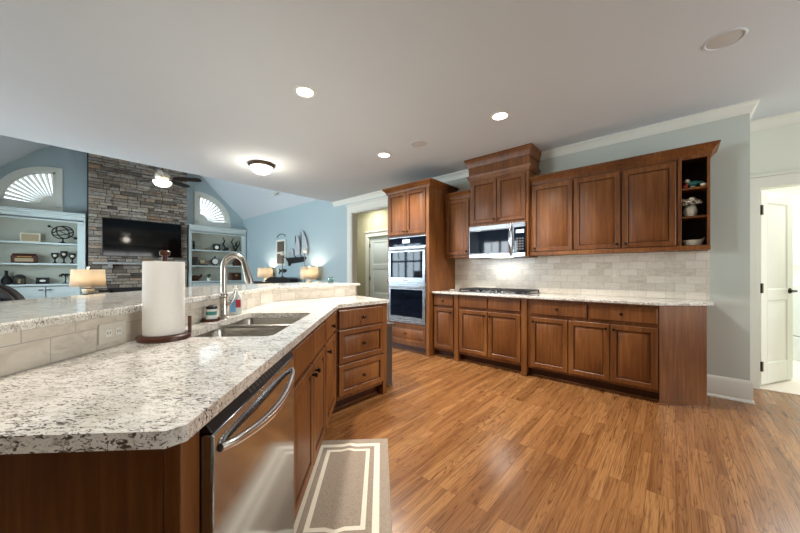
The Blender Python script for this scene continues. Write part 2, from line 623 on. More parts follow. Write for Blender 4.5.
struct('wall_hall', B().box(-7.3, -5.70, 5.3, 5.42, 0, CH).box(-4.86, -3.0, 5.3, 5.42, 0, CH).box(-5.70, -4.86, 5.3, 5.42, 2.05, CH)
       .box(-7.3, -7.18, 4.34, 5.3, 0, CH).box(-3.12, -3.0, 4.34, 5.3, 0, CH).box(-5.8, -4.76, 5.6, 5.7, 0, 2.3), 'wall_hall')
struct('wall_laundry', B().box(.2, 3.0, 7.6, 7.72, 0, CH).box(.2, .32, 4.91, 7.6, 0, CH).box(2.9, 3.02, 4.91, 7.6, 0, CH), 'wall_cream')
# knee wall that carries the raised bar, faced with tile
E1 = (-.7071, .7071)       # direction of the sink run
NF = (.7071, .7071)        # out of the sink run towards the kitchen


def sn(s, n, z=None):
    """point of the sink run: s along it, n in from the counter's front edge (x + y = -.52)"""
    k = -.52 / 2
    p = (k - .7071 * s - .7071 * n, k + .7071 * s - .7071 * n)
    return p if z is None else (p[0], p[1], z)


NB = .608    # n of the tile face
XB = -2.76   # tile face of the short leg


def on_line(n, x):   # where the run's line at depth n meets X = x
    tot = -.52 - 1.41421 * n
    return (x, tot - x)


bend = on_line(NB, XB)
bend2 = on_line(NB + .13, XB - .13)
# local frame of the sink run: x = s, y = depth n
so = sn(0, 0)


def loc_run(p):     # world xy -> run's local (s, n)
    dx, dy = p[0] - so[0], p[1] - so[1]
    return (dx * E1[0] + dy * E1[1], -(dx * NF[0] + dy * NF[1]))


bl, bl2 = loc_run(bend), loc_run(bend2)
ob = struct('wall_bar', B().prism([(.50, NB), bl, bl2, (.50, NB + .13)], 0, 1.027), 'tile_bar', loc=(so[0], so[1], 0), rot=(0, 0, R(135)))
struct('wall_bar_return', B().prism([bend, (XB, 2.36), (XB - .13, 2.36), bend2], 0, 1.027), 'tile_bar_y')
struct('wall_backsplash', B().box(-2.568, .25, YW - .012, YW, .9145, 1.47), 'tile')

# trims
CROWN = [(0, CH - .095), (.010, CH - .095), (.014, CH - .075), (.032, CH - .036), (.046, CH - .02), (.055, CH - .016), (.055, CH), (0, CH)]
struct('trim_1', B().sweep([(XE, YW), (.51, YW), (.51, 4.79)], CROWN), 'white')
struct('trim_2', B().sweep([(.51, 4.79), (3.28, 4.79)], CROWN), 'white')
BASE = [(0, 0), (.028, 0), (.027, .012), (.020, .022), (.016, .024), (.018, .165), (.012, .18), (.006, .195), (0, .2)]
struct('baseboard_range', B().sweep([(.216, YW), (.51, YW), (.51, 4.77)], BASE), 'white')
struct('baseboard_television', B().sweep([(XE - .2, YW - .004), (-5.20, YW - .004)], BASE), 'white')


def casing(b, x0, x1, zt, y, wd=.105, th=.022):
    """door casing on a wall facing -Y"""
    for xa, xb in ((x0 - wd, x0), (x1, x1 + wd)):
        b.box(xa, xb, y - th, y, 0, zt + .002)
        b.box(xa + .018, xb - .018, y - th - .006, y - th, 0, zt)
    b.box(x0 - wd, x1 + wd, y - th, y, zt, zt + wd)
    b.box(x0 - wd - .02, x1 + wd + .02, y - th - .022, y, zt + wd, zt + wd + .028)
    return b


struct('trim_3', casing(B(), .645, 1.435, 2.035, 4.79).box(.631, .645, 4.785, 4.915, 0, 2.035).box(1.435, 1.449, 4.785, 4.915, 0, 2.035).box(.631, 1.449, 4.785, 4.915, 2.035, 2.049), 'white', bevel=.002)
struct('trim_4', casing(B(), -5.05, -3.42, 2.42, YW - .004, .14).box(-5.049, -5.03, YW - .02, YW + .125, 0, 2.405).box(-5.05, -3.42, YW, YW + .12, 2.405, 2.42), 'white', bevel=.002)
struct('trim_5', casing(B(), -5.70, -4.86, 2.05, 5.3), 'white', bevel=.002)

# arched sunburst windows
for i, (cy, cz, r, sd) in enumerate(AW):
    fr = B()

    def ring(r0, r1, x0, x1, n=20):
        for k in range(n):
            a0, a1 = PI / 2 * k / n, PI / 2 * (k + 1) / n
            q = [(cy + sd * rr * math.cos(a), cz + rr * math.sin(a)) for rr, a in ((r0, a0), (r1, a0), (r1, a1), (r0, a1))]
            fr.hexa([(x0, *p) for p in q] + [(x1, *p) for p in q])
    ring(r - .01, r + .10, XT - .02, XT + .03)
    ring(r - .05, r, XT - .10, XT + .012)
    fr.box(XT, XT + .03, cy - sd * .115, cy + sd * (r + .1), cz - .11, cz)
    fr.box(XT - .1, XT + .012, cy, cy + sd * r, cz, cz + .04)
    fr.box(XT, XT + .03, cy - sd * .11, cy, cz - .02, cz + r + .10)
    fr.box(XT - .1, XT + .012, cy, cy + sd * .04, cz, cz + r)
    wn = struct('window_%d' % (i + 1), fr, 'white')
    lv = B()
    ring_n = 12
    for k in range(ring_n):
        a = PI / 2 * (k + .5) / ring_n
        da = PI / 2 / ring_n * .40
        t = .012
        pts = []
        for rr in (.19, r - .03):
            for s_ in (-1, 1):
                pts.append((XT - .05 + s_ * .03, cy + sd * rr * math.cos(a + s_ * da * .6), cz + rr * math.sin(a + s_ * da * .6)))
        (p0, p1, p2, p3) = pts
        up = Vector((0, -sd * math.sin(a), math.cos(a))) * t * .5
        pv = [Vector(p) for p in (p0, p1, p3, p2)]
        lv.hexa([tuple(p - up) for p in pv] + [tuple(p + up) for p in pv])
    lv.build('louvers', 'white', wn)
    hub = B()
    hub.extr([(XT - .08, y, z) for y, z in arch(cy, cz, .24, sd, 10)], (.10, 0, 0))
    hub.build('louver_hub', 'white', wn)
    B().extr([(XT - .13, y, z) for y, z in arch(cy, cz, r, sd, 16)], (.006, 0, 0)).build('pane', 'pane', wn)


def sash(n, x0, x1, z0, z1, y, axis='X'):
    """a window of two lights with muntins in a wall running along X (or Y)"""
    f, g = B(), B()

    def bx(bb, a0, a1, d0, d1, c0, c1):
        if axis == 'X':
            bb.box(a0, a1, y + d0, y + d1, c0, c1)
        else:
            bb.box(y + d0, y + d1, a0, a1, c0, c1)
    sgn = 1
    for a0, a1, c0, c1 in ((x0 - .09, x0, z0 - .09, z1 + .09), (x1, x1 + .09, z0 - .09, z1 + .09), (x0, x1, z1, z1 + .09), (x0, x1, z0 - .09, z0)):
        bx(f, a0, a1, -.07, .08, c0, c1)
    zm, xm = (z0 + z1) / 2, (x0 + x1) / 2
    bx(f, x0, x1, -.03, .03, zm - .03, zm + .03)
    bx(f, xm - .035, xm + .035, -.03, .03, z0, z1)
    for q in (.25, .75):
        bx(f, x0 + (x1 - x0) * q - .01, x0 + (x1 - x0) * q + .01, -.012, .012, z0, z1)
    bx(g, x0, x1, -.03, -.024, z0, z1)
    o = struct('window_%d' % n, f, 'white')
    g.build('pane', 'pane', o)


k = 3
for pl in wins:
    sash(k, pl[0][0], pl[1][0], pl[0][1], pl[2][1], YS - .06)
    k += 1
for pl in kw_:
    sash(k, pl[0][0], pl[1][0], pl[0][1], pl[2][1], -3.36)
    k += 1
sash(k, 2.0, 4.2, .9, 2.3, 3.34, 'Y')  # unseen window, added as the opening for the east fill


# panel doors
def door_leaf(n, wdt, ht, mat, hinge_side, loc, rz, panels, handle=True):
    """leaf in local x 0..wdt, facing -Y, hinge at x = 0"""
    b = B()
    b.box(0, wdt, .012, .028, .008, ht)
    for f0, f1 in ((.0, .012), (.028, .040)):
        st = .11
        b.box(0, st, f0, f1, .008, ht).box(wdt - st, wdt, f0, f1, .008, ht)
        zs = [(.008, panels[0][2])] + [(panels[i][3], panels[i + 1][2]) for i in range(len(panels) - 1) if panels[i][0] == panels[i + 1][0] and panels[i + 1][2] > panels[i][3]] + [(panels[-1][3], ht)]
        for z0, z1 in zs:
            b.box(st, wdt - st, f0, f1, z0, z1)
    o = struct('door_%d' % n, b, mat, loc=loc, rot=(0, 0, rz), bevel=.002)
    for x0, x1, z0, z1 in panels:
        b2 = B()
        for sgn in (0, 1):
            lp = [(0, .0), (.012, .009), (.022, .009), (.045, .002)] if sgn == 0 else [(0, .04), (.012, .031), (.022, .031), (.045, .038)]
            rings = [[b2.bm.verts.new(q) for q in ((x0 + a, y, z0 + a), (x1 - a, y, z0 + a), (x1 - a, y, z1 - a), (x0 + a, y, z1 - a))] for a, y in lp]
            for ra, rb in zip(rings, rings[1:]):
                for i in range(4):
                    b2.face([ra[i], ra[(i + 1) % 4], rb[(i + 1) % 4], rb[i]])
            b2.face(rings[-1])
        b2.build('door_panel', mat, o)
    for hz in (.2, ht / 2, ht - .2):
        B().box(-.012, .012, -.012, .012, hz - .05, hz + .05).build('hinge', 'bronze', o)
    if handle:
        hb = B().lathe([(.03, 0), (.03, .008), (.012, .012), (.012, .05)], (wdt - .07, 0, .97), 14, 'Y')
        hb.tube([(wdt - .07, -.05, .97), (wdt - .19, -.055, .965)], .010)
        hb.lathe([(.03, 0), (.03, -.008), (.012, -.012), (.012, -.05)], (wdt - .07, .04, .97), 14, 'Y')
        hb.tube([(wdt - .07, .09, .97), (wdt - .19, .095, .965)], .010)
        hb.build('door_lever', 'bronze', o)
    return o


P2 = lambda w_: [(.11, w_ - .11, .22, .88), (.11, w_ - .11, .99, 1.90)]
door_leaf(1, .60, 2.015, 'white', 0, (.668, 4.885, .01), R(60), P2(.60))
door_leaf(2, .82, 2.03, 'door_pale', 0, (-5.69, 5.33, .01), 0, [(.11, .71, .22, .55), (.11, .71, .66, 1.25), (.11, .71, 1.36, 1.9)])


# ------------------------------------------------------------------ lamps in the ceilings
def recessed(loc, label, power=135):
    t = thing('recessed_light', label, 'ceiling light', loc, 0, 'recessed ceiling lights')
    B().lathe([(.066, .0), (.070, -.006), (.086, -.006), (.092, 0)], (0, 0, 0), 28).build('trim_ring', 'white', t)
    B().lathe([(.0655, -.0015), (.03, -.004)], (0, 0, 0), 24).build('lens', 'lens', t)
    l = bpy.data.lights.new('recessed_spot', 'SPOT')
    l.energy, l.color, l.spot_size, l.spot_blend, l.shadow_soft_size = power, (1, .95, .88), R(125), .7, .06
    o = bpy.data.objects.new('recessed_spot', l)
    COL.objects.link(o)
    o.parent = t
    o.location = (0, 0, -.03)
    return t


recessed((-2.367, 1.46, CH), 'lit recessed ceiling light, the leftmost and largest-looking of the three')
recessed((-1.292, 2.954, CH), 'lit recessed ceiling light in front of the tall microwave cabinet')
recessed((-2.864, 2.932, CH), 'lit recessed ceiling light in front of the oven tower, smallest-looking of three')

recessed((-.75, -.60, CH), 'added recessed ceiling light brightening the near end of the island, behind the viewpoint', 62)  # unseen fixture, added to light the near end of the island

t = thing('flush_ceiling_light', 'lit glass bowl ceiling light with dark metal rim at the kitchen ceiling edge', 'ceiling light', (-4.42, 2.03, CH))
B().lathe([(.178, 0), (.182, -.018), (.168, -.038), (.152, -.044)], (0, 0, 0), 32).build('metal_rim', 'fanmetal', t)
B().lathe([(.152, -.042), (.146, -.07), (.115, -.11), (.06, -.137), (.015, -.148)], (0, 0, 0), 32).build('glass_bowl', 'bowl_lit', t)
B().lathe([(.015, -.147), (.018, -.155), (.008, -.165), (.012, -.175), (.004, -.188)], (0, 0, 0), 14).build('finial', 'fanmetal', t)
l = bpy.data.lights.new('flush_bulb', 'POINT')
l.energy, l.color, l.shadow_soft_size = 9, (1, .90, .76), .1
o = bpy.data.objects.new('flush_bulb', l)
COL.objects.link(o)
o.parent = t
o.location = (0, 0, -.30)

for loc, lab in (((-2.303, 2.957, CH), 'flush round ceiling speaker between the recessed lights above the cabinets'),
                 ((.245, 2.965, CH), 'flush round ceiling speaker at the upper right, large grey disc')):
    t = thing('ceiling_speaker', lab, 'speaker', loc, 0, 'round ceiling speakers')
    B().lathe([(.088, 0), (.094, -.006), (.102, -.005), (.106, 0)], (0, 0, 0), 32).build('rim', 'ceil', t)
    B().lathe([(.0875, -.001), (.07, -.003), (.03, -.004)], (0, 0, 0), 32).build('grille', 'greyp', t)

t = thing('sloped_can_light', 'small round unlit can light on the sloped living room ceiling', 'ceiling light', (-7.63, 3.84, 3.195))
t.rotation_euler = (R(43), 0, 0)
B().lathe([(.085, 0), (.09, -.012), (.125, -.012), (.13, .02)], (0, 0, 0), 24).build('trim_ring', 'white', t)
B().lathe([(.084, -.002), (.02, -.004)], (0, 0, 0), 24).build('lens', 'greyp', t)

# under-microwave lamp and the hall and laundry lamps (rooms beyond)
for nm, loc, sx, sy, e, c in (('hall_lamp', (-5.4, 4.85, CH - .02), .4, .4, 12, (1, .98, .94)), ('laundry_lamp', (1.3, 6.0, CH - .02), .9, .9, 52, (.98, 1, .98))):
    area(nm, loc, (0, 0, 0), sx, sy, e, c)


# ------------------------------------------------------------------ cabinets
def knob(p, x, z, y):
    B().lathe([(.006, 0), (.006, .012), (.010, .016), (.015, .022), (.013, .029), (.005, .032)], (x, y, z), 14, 'Y').build('knob', 'bronze', p)


def front(t, kind, x0, x1, z0, z1, kx=None, kz=None, y=0.0, raised=True, fr=None):
    name = 'door' if kind == 'door' else 'drawer' if kind == 'drawer' else 'false_front'
    if fr is None:
        fr = .052 if kind == 'door' else .040
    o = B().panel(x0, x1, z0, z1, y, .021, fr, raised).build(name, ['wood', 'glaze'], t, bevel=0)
    if kx is not None:
        knob(o, kx, kz, y - .020)
    return o


def carcass(t, w_, d, z0, z1, mat='wood', **kw):
    B().box(0, w_, 0, d, z0, z1).build('carcass', mat, t, bevel=.002)


def toe(t, x0, x1, d=.07, h=.10, d2=.3):
    B().box(x0, x1, d, d2, 0, h).build('toe_kick', 'toe', t)
    B().box(x0, x1, d - .012, d, 0, .018).build('shoe_moulding', 'wood', t, bevel=.004)


ZC = .884
FY = 3.632    # face frames of the range base cabinets
# left narrow base
t = thing('base_cabinet', 'narrow cherry base cabinet with one drawer and one door beside the oven tower', 'cabinet', (-2.568, FY, 0))
carcass(t, .346, .585, .10, ZC)
toe(t, 0, .346)
front(t, 'drawer', .02, .33, .725, .857, .175, .79, raised=False)
front(t, 'door', .02, .33, .135, .69, .300, .64)
# cooktop base
t = thing('cooktop_cabinet', 'cherry base cabinet with two false fronts, two doors and side posts under the cooktop', 'cabinet', (-2.218, FY, 0))
W_ = .955
carcass(t, W_, .585, .10, ZC)
toe(t, .06, W_ - .06)
for xa in (0, W_ - .062):
    B().box(xa, xa + .062, -.022, .05, .0, ZC).box(xa - .006 if xa else xa, xa + .068 if not xa else xa + .062, -.03, .055, 0, .03).build('corner_post', 'wood', t, bevel=.003)
front(t, 'false', .074, .470, .725, .857, raised=False)
front(t, 'false', .482, .880, .725, .857, raised=False)
front(t, 'door', .074, .470, .135, .69, .436, .64)
front(t, 'door', .482, .880, .135, .69, .514, .64)
# right base with clipped end
t = thing('base_cabinet', 'wide cherry base cabinet with three doors, two drawers and clipped panel end by the baseboard', 'cabinet', (-1.262, FY, 0))
W_ = 1.156
carcass(t, W_, .585, .10, ZC)
toe(t, 0, W_)
X0 = 1.262
front(t, 'drawer', -1.221 + X0, -.671 + X0, .715, .857, -.946 + X0, .786, raised=False)
front(t, 'drawer', -.652 + X0, -.1165 + X0, .715, .857, -.384 + X0, .786, raised=False)
front(t, 'door', -1.221 + X0, -.846 + X0, .125, .678, -1.192 + X0, .632)
front(t, 'door', -.837 + X0, -.478 + X0, .125, .678, -.508 + X0, .632)
front(t, 'door', -.470 + X0, -.1165 + X0, .125, .678, -.440 + X0, .632)
B().prism([(1.156, -.004), (1.476, .286), (1.476, .585), (1.156, .585)], 0, ZC).build('end_panel', 'wood', t, bevel=.002)
B().sweep([(1.140, -.020), (1.150, -.012), (1.476, .283), (1.476, .40)], [(0, 0), (.014, 0), (.012, .012), (0, .018)]).build('shoe_moulding', 'wood', t)

# granite top of the range run
o = B().prism([(-2.566, YW - .013), (-2.566, 3.585), (-.10, 3.585), (.258, 3.905), (.258, YW - .013)], ZC + .001, .914).build('countertop', 'granite', bevel=.006)
tag(o, 'speckled white granite countertop along the back wall under the cooktop', 'countertop')

# cooktop
t = thing('gas_cooktop', 'stainless gas cooktop with black cast iron grates set in the back counter', 'cooktop', (-1.735, 3.90, .9145))
B().box(-.455, .455, -.26, .26, 0, .012).build('tray', 'steel', t, bevel=.005)
for cx, cy, r in ((-.31, -.12, .04), (-.31, .13, .045), (0, .03, .06), (.31, -.10, .045), (.31, .14, .04)):
    o = B().lathe([(r, .012), (r, .022), (r * .8, .026)], (cx, cy, 0), 18).build('burner', 'iron', t)
    B().lathe([(r * .72, .026), (r * .72, .033), (r * .6, .035)], (cx, cy, 0), 18).build('burner_cap', 'black', o)
for cx in (-.30, 0, .30):
    g = B()
    x0, x1, y0, y1 = cx - .143, cx + .143, -.22, .235
    for xa, xb, ya, yb in ((x0, x1, y0, y0 + .014), (x0, x1, y1 - .014, y1), (x0, x0 + .014, y0, y1), (x1 - .014, x1, y0, y1), (x0, x1, -.001, .013), (cx - .007, cx + .007, y0, y1)):
        g.box(xa, xb, ya, yb, .034, .048)
    for ya in (-.11, .12):
        g.box(x0, cx - .045, ya - .006, ya + .006, .034, .048).box(cx + .045, x1, ya - .006, ya + .006, .034, .048)
    for xa in (x0 + .007, x1 - .007):
        for ya in (y0 + .007, y1 - .007):
            g.box(xa - .008, xa + .008, ya - .008, ya + .008, .012, .036)
    g.build('grate', 'iron', t, bevel=.002)
for i in range(5):
    B().lathe([(.021, .012), (.021, .016), (.016, .018), (.015, .038), (.012, .040)], (-.16 + .08 * i, -.238, 0), 16).build('knob', 'steel', t)

# uppers -----------------------------------------------------------
UY = 3.932
CRN = lambda z, h=.085, o=.055: [(0, z), (.010, z), (.014, z + h * .25), (o * .45, z + h * .5), (o * .85, z + h * .8), (o, z + h * .85), (o, z + h), (0, z + h)]
t = thing('wall_cabinet', 'narrow one-door cherry wall cabinet between the oven tower and the microwave', 'cabinet', (-2.568, UY, 0))
carcass(t, .416, .285, 1.39, 2.30)
front(t, 'door', .03, .400, 1.43, 2.225, .372, 1.475)
B().sweep([(.0, 0), (.416, 0)], CRN(2.245)).build('crown', ['wood'], t)
B().box(0, .416, -.016, 0, 1.39, 1.412).build('light_rail', 'wood', t, bevel=.003)

t = thing('hood_cabinet', 'tall stepped cherry cabinet with double crown above the microwave', 'cabinet', (-2.122, 3.865, 0))
W_ = .789
carcass(t, W_, .352, 1.80, 2.60)
for x0, x1, kx in ((.030, .388, .362), (.398, .756, .425)):
    front(t, 'door', x0, x1, 1.835, 2.40, kx, 1.87)
B().sweep([(0, .352), (0, 0), (W_, 0), (W_, .352)], [(0, 2.425), (.012, 2.425), (.018, 2.445), (.032, 2.47), (.036, 2.49), (0, 2.49)]).build('lower_moulding', 'wood', t)
B().box(-.012, W_ + .012, -.012, .352, 2.49, 2.68).build('frieze', 'wood', t, bevel=.002)
B().sweep([(-.012, .352), (-.012, -.012), (W_ + .012, -.012), (W_ + .012, .352)], [(0, 2.60), (.010, 2.60), (.014, 2.625), (.025, 2.66), (.040, 2.69), (.046, 2.695), (.046, 2.717), (0, 2.717)]).build('crown', 'wood', t)
for xa, xb in ((0, .026), (W_ - .022, W_)):
    B().box(xa, xb, 0, .352, 1.37, 1.80).build('side_panel', 'wood', t, bevel=.002)

t = thing('wall_cabinet', 'single-door cherry wall cabinet immediately right of the microwave', 'cabinet', (-1.332, UY, 0))
carcass(t, .473, .285, 1.39, 2.28)
front(t, 'door', .026, .463, 1.432, 2.222, .062, 1.47)
t = thing('wall_cabinet', 'two-door cherry wall cabinet beside the open corner shelves', 'cabinet', (-.859, UY, 0))
carcass(t, .879, .285, 1.39, 2.28)
front(t, 'door', .010, .434, 1.432, 2.222, .404, 1.475)
front(t, 'door', .450, .866, 1.432, 2.222, .480, 1.475)
# open end shelf
t = thing('open_shelf_cabinet', 'open cherry shelf unit with three niches at the right end of the wall cabinets', 'shelf', (.020, UY, 0))
ow = .216
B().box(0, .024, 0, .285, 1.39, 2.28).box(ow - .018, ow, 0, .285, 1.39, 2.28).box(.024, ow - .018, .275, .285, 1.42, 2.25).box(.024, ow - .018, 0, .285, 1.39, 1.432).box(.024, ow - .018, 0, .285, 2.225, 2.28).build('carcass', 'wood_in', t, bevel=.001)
B().box(0, .026, -.012, 0, 1.39, 2.28).box(ow - .02, ow, -.012, 0, 1.39, 2.28).box(.026, ow - .02, -.012, 0, 1.39, 1.43).box(.026, ow - .02, -.012, 0, 2.225, 2.28).build('face_frame', 'wood', t, bevel=.002)
for z in (1.702, 1.966):
    B().box(.024, ow - .018, .004, .275, z - .018, z).build('shelf', 'wood', t, bevel=.002)
o = B().sweep([(-1.330, UY), (.238, UY), (.238, YW - .002)], CRN(2.245, .09, .06)).build('crown_moulding', 'wood')
tag(o, 'long cherry crown moulding running along the top of the right wall cabinets', 'moulding')
o = B().box(-1.330, .238, UY - .026, UY - .001, 1.385, 1.425).build('light_rail', 'wood', bevel=.003)
tag(o, 'long cherry light rail along the bottom of the right wall cabinets', 'moulding')

# microwave
t = thing('microwave', 'stainless over-the-range microwave with curved handle hung above the cooktop', 'microwave', (-2.108, 3.835, 1.372))
mw = .755
B().box(0, mw, .0, .37, 0, .422).build('body', 'black', t, bevel=.004)
B().box(.0, mw, -.022, 0, .0, .052).build('lower_grille', 'steel', t, bevel=.004)
B().box(.0, mw, -.022, 0, .362, .422).build('top_vent', 'steel', t, bevel=.004)
o = B().box(.0, .620, -.024, 0, .054, .360).build('door', 'steel', t, bevel=.004)
B().box(.010, .560, -.027, -.022, .060, .354).build('window', 'oven_glass', o, bevel=.003)
pts = [(.582 + .02 * math.sin(PI * q / 12) * 0, -.03 - .045 * math.sin(PI * q / 12), .02 + .385 * q / 12) for q in range(13)]
B().tube(pts, .013, 12).build('handle', 'chrome', o)
p_ = B().box(.623, mw, -.024, 0, .054, .360).build('control_panel', 'oven_glass', t, bevel=.003)
for r_ in range(5):
    for c_ in range(3):
        B().box(.650 + c_ * .032, .672 + c_ * .032, -.0255, -.0235, .085 + r_ * .032, .103 + r_ * .032).build('button', 'can', p_)
B().box(.645, .742, -.0255, -.0235, .29, .33).build('display', emit('display_glow', (.3, .6, 1, 1), .6), p_)
B().box(.30, .40, -.0235, -.0215, .388, .394).build('badge', 'chrome', t)
ul = area('microwave_task_lamp', (-1.735, 4.02, 1.366), (R(-12), 0, 0), .30, .06, 1.5, (1, .94, .84))

# oven tower
TY = 3.548
t = thing('oven_tower', 'tall cherry oven tower cabinet with two doors above and drawer below', 'cabinet', (-3.385, TY, 0))
W_ = .811
b = B()
b.box(0, .022, 0, .668, .10, 2.40).box(W_ - .022, W_, 0, .668, .0, 2.40).box(.022, W_ - .022, .656, .668, .1, 2.40).box(.022, W_ - .022, 0, .656, 1.715, 2.40).box(.022, W_ - .022, 0, .656, .10, .425)
b.box(.022, .048, 0, .02, .425, 1.715).box(W_ - .048, W_ - .022, 0, .02, .425, 1.715)
b.build('carcass', 'wood', t, bevel=.002)
toe(t, 0, W_ - .022)
B().box(W_ - .05, W_ + .004, -.020, 0, 0, 2.40).build('corner_stile', 'wood', t, bevel=.003)
front(t, 'door', .035, .390, 1.745, 2.375, .360, 1.785)
front(t, 'door', .400, .752, 1.745, 2.375, .430, 1.785)
front(t, 'drawer', .035, .752, .155, .400, .394, .277)
B().sweep([(0, .668), (0, -.006), (W_ + .004, -.006), (W_ + .004, .668)], [(0, 2.385), (.012, 2.385), (.016, 2.405), (.03, 2.43), (.055, 2.455), (.062, 2.46), (.062, 2.478), (0, 2.478)]).build('crown', 'wood', t)

t = thing('double_wall_oven', 'stainless double wall oven with dark glass doors built into the tower', 'oven', (-3.333, TY, .432))
ow_ = .707
B().box(.01, ow_ - .01, .03, .60, 0, 1.276).build('body', 'black', t)
B().box(-.018, ow_ + .018, -.012, .02, -.004, 1.28).build('trim_frame', 'steel', t, bevel=.003)
o = B().box(0, ow_, -.030, -.012, 1.135, 1.262).build('control_panel', 'oven_glass', t, bevel=.003)
B().box(.28, .42, -.0315, -.0295, 1.18, 1.23).build('display', emit('oven_display', (.35, .65, 1, 1), .5), o)
for z0, z1 in ((.595, 1.125), (.02, .57)):
    o = B().box(0, ow_, -.040, -.012, z0, z1).build('oven_door', 'steel', t, bevel=.005)
    B().box(.045, ow_ - .045, -.0425, -.036, z0 + .075, z1 - .075).build('oven_window', 'oven_glass', o, bevel=.003)
    hd = B().tube([(.045, -.085, z1 - .042), (ow_ - .045, -.085, z1 - .042)], .012, 12)
    for xa in (.07, ow_ - .07):
        hd.tube([(xa, -.04, z1 - .042), (xa, -.085, z1 - .042)], .009, 10)
    hd.build('handle', 'steel', o)
    B().box(ow_ / 2 - .045, ow_ / 2 + .045, -.0415, -.0395, z0 + .03, z0 + .042).build('badge', 'can', o)


# backsplash outlets
def outlet(label, loc, rz, horizontal=False, parts=True):
    t = thing('wall_outlet', label, 'outlet', loc, rz, 'electrical outlets')
    w2, h2 = (.058, .036) if horizontal else (.036, .058)
    B().box(-w2, w2, -.005, 0, -h2, h2).build('cover_plate', 'outletplate', t, bevel=.002)
    for q in (-1, 1):
        dx, dz = (q * .021, 0) if horizontal else (0, q * .021)
        o = B().box(dx - .014, dx + .014, -.007, -.004, dz - .014, dz + .014).build('socket', 'knobwhite', t, bevel=.002)
        for s_ in (-.005, .005):
            B().box(dx + s_ - .001, dx + s_ + .001, -.0075, -.0065, dz - .005, dz + .005).build('slot', 'black', o)
    return t


outlet('upright white outlet on the marble backsplash under the right wall cabinets', (-.507, YW - .012, 1.165), 0)
p = sn(1.2, NB)
outlet('cream outlet lying sideways in the bar tile, left of the paper towels', (p[0], p[1], .967), R(135), True)
p = sn(2.66, NB)
outlet('cream outlet lying sideways in the bar tile behind the sink', (p[0], p[1], .967), R(135), True)
outlet('cream outlet lying sideways in the short bar wall near its right end', (XB, 2.12, .985), R(90), True)

# ------------------------------------------------------------------ island
RUN = (so[0], so[1], 0)
RR = R(135)
FN = .014      # counter overhang: face frames stand this far in


def run_thing(name, label, cat, s, n=FN):
    p = sn(s, n)
    return thing(name, label, cat, (p[0], p[1], 0), RR)


# end panel unit
t = run_thing('island_end_panel', 'dark cherry panel closing the near end of the island under the counter overhang', 'cabinet', .622)
B().box(0, .046, 0, .565, 0, ZC).build('carcass', 'wood', t, bevel=.002)
B().box(-.012, .0, .022, .565, .10, ZC).build('end_board', 'wood', t, bevel=.002)
B().box(-.014, .047, -.010, .022, 0, ZC).build('corner_stile', 'wood', t, bevel=.003)

# dishwasher
t = run_thing('dishwasher', 'stainless dishwasher with black top controls and bowed handle in the island', 'dishwasher', .673)
dw = .610
B().box(.004, dw - .004, .0, .56, .10, .875).build('tub', 'black', t)
B().box(.004, dw - .004, .06, .3, 0, .10).build('toe_plate', 'black', t)
d = B().box(.0, dw, -.034, 0, .105, .846).build('door', 'steel_door', t, bevel=.005)
cp = B().extr([(0, -.033, .848), (0, -.012, .876), (0, .02, .876), (0, .02, .848)], (dw, 0, 0)).build('control_strip', 'black', t, bevel=.002)
for i in range(12):
    xb = .20 + i * .024
    B().hexa([(xb, -.0290, .854), (xb + .014, -.0290, .854), (xb + .014, -.0200, .866), (xb, -.0200, .866), (xb, -.0300, .8545), (xb + .014, -.0300, .8545), (xb + .014, -.0210, .8665), (xb, -.0210, .8665)]).build('button', 'can', cp)
pts = [(.03 + .55 * q / 14, -.034 - .036 * math.sin(PI * q / 14) ** .6, .802 - .026 * math.sin(PI * q / 14)) for q in range(15)]
B().tube(pts, [.009 + .004 * math.sin(PI * q / 14) for q in range(15)], 12).build('handle', 'chrome', d)

# sink base
t = run_thing('sink_cabinet', 'cherry sink cabinet with two doors and two false fronts facing the striped rug', 'cabinet', 1.288)
W_ = .810
B().box(0, .02, 0, .56, .1, ZC).box(W_ - .02, W_, 0, .02, .1, ZC).box(W_ - .02, W_, .02, .56, .1, .62).box(.02, W_ - .02, 0, .02, .1, ZC).box(.02, W_ - .02, .02, .56, .1, .12).build('carcass', 'wood', t, bevel=.002)
toe(t, 0, W_)
front(t, 'false', .020, .424, .715, .857, raised=False)
front(t, 'false', .438, .795, .715, .857, raised=False)
front(t, 'door', .020, .424, .125, .69, .392, .64)
front(t, 'door', .438, .795, .125, .69, .470, .64)
# narrow cabinet to the corner
t = run_thing('corner_cabinet', 'narrow cherry island cabinet with a small drawer over one door at the corner', 'cabinet', 2.099)
W_ = .500
B().prism([(0, 0), (W_, 0), (W_ - .13, .13), (W_ - .13, .56), (.045, .56), (.045, .02), (0, .02)], .10, ZC).build('carcass', 'wood', t, bevel=.002)
toe(t, 0, W_ - .04)
front(t, 'drawer', .020, W_ - .045, .715, .857, .235, .786, raised=False)
front(t, 'door', .020, W_ - .045, .125, .69, .06, .64)
# drawer base, facing +X
DX = -2.126
t = thing('drawer_cabinet', 'cherry island cabinet with three stacked drawers at the far end of the island', 'cabinet', (DX, 1.590, 0), R(90))
W_ = .605
carcass(t, W_, .60, .10, ZC)
toe(t, .0, W_ - .04)
B().box(W_ - .042, W_ + .012, -.010, .60, 0, ZC).build('end_board', 'wood', t, bevel=.002)
for z0, z1, rs in ((.705, .860, False), (.410, .690, True), (.135, .395, True)):
    front(t, 'drawer', .030, .562, z0, z1, .296, (z0 + z1) / 2 + .0, raised=rs, fr=.05)

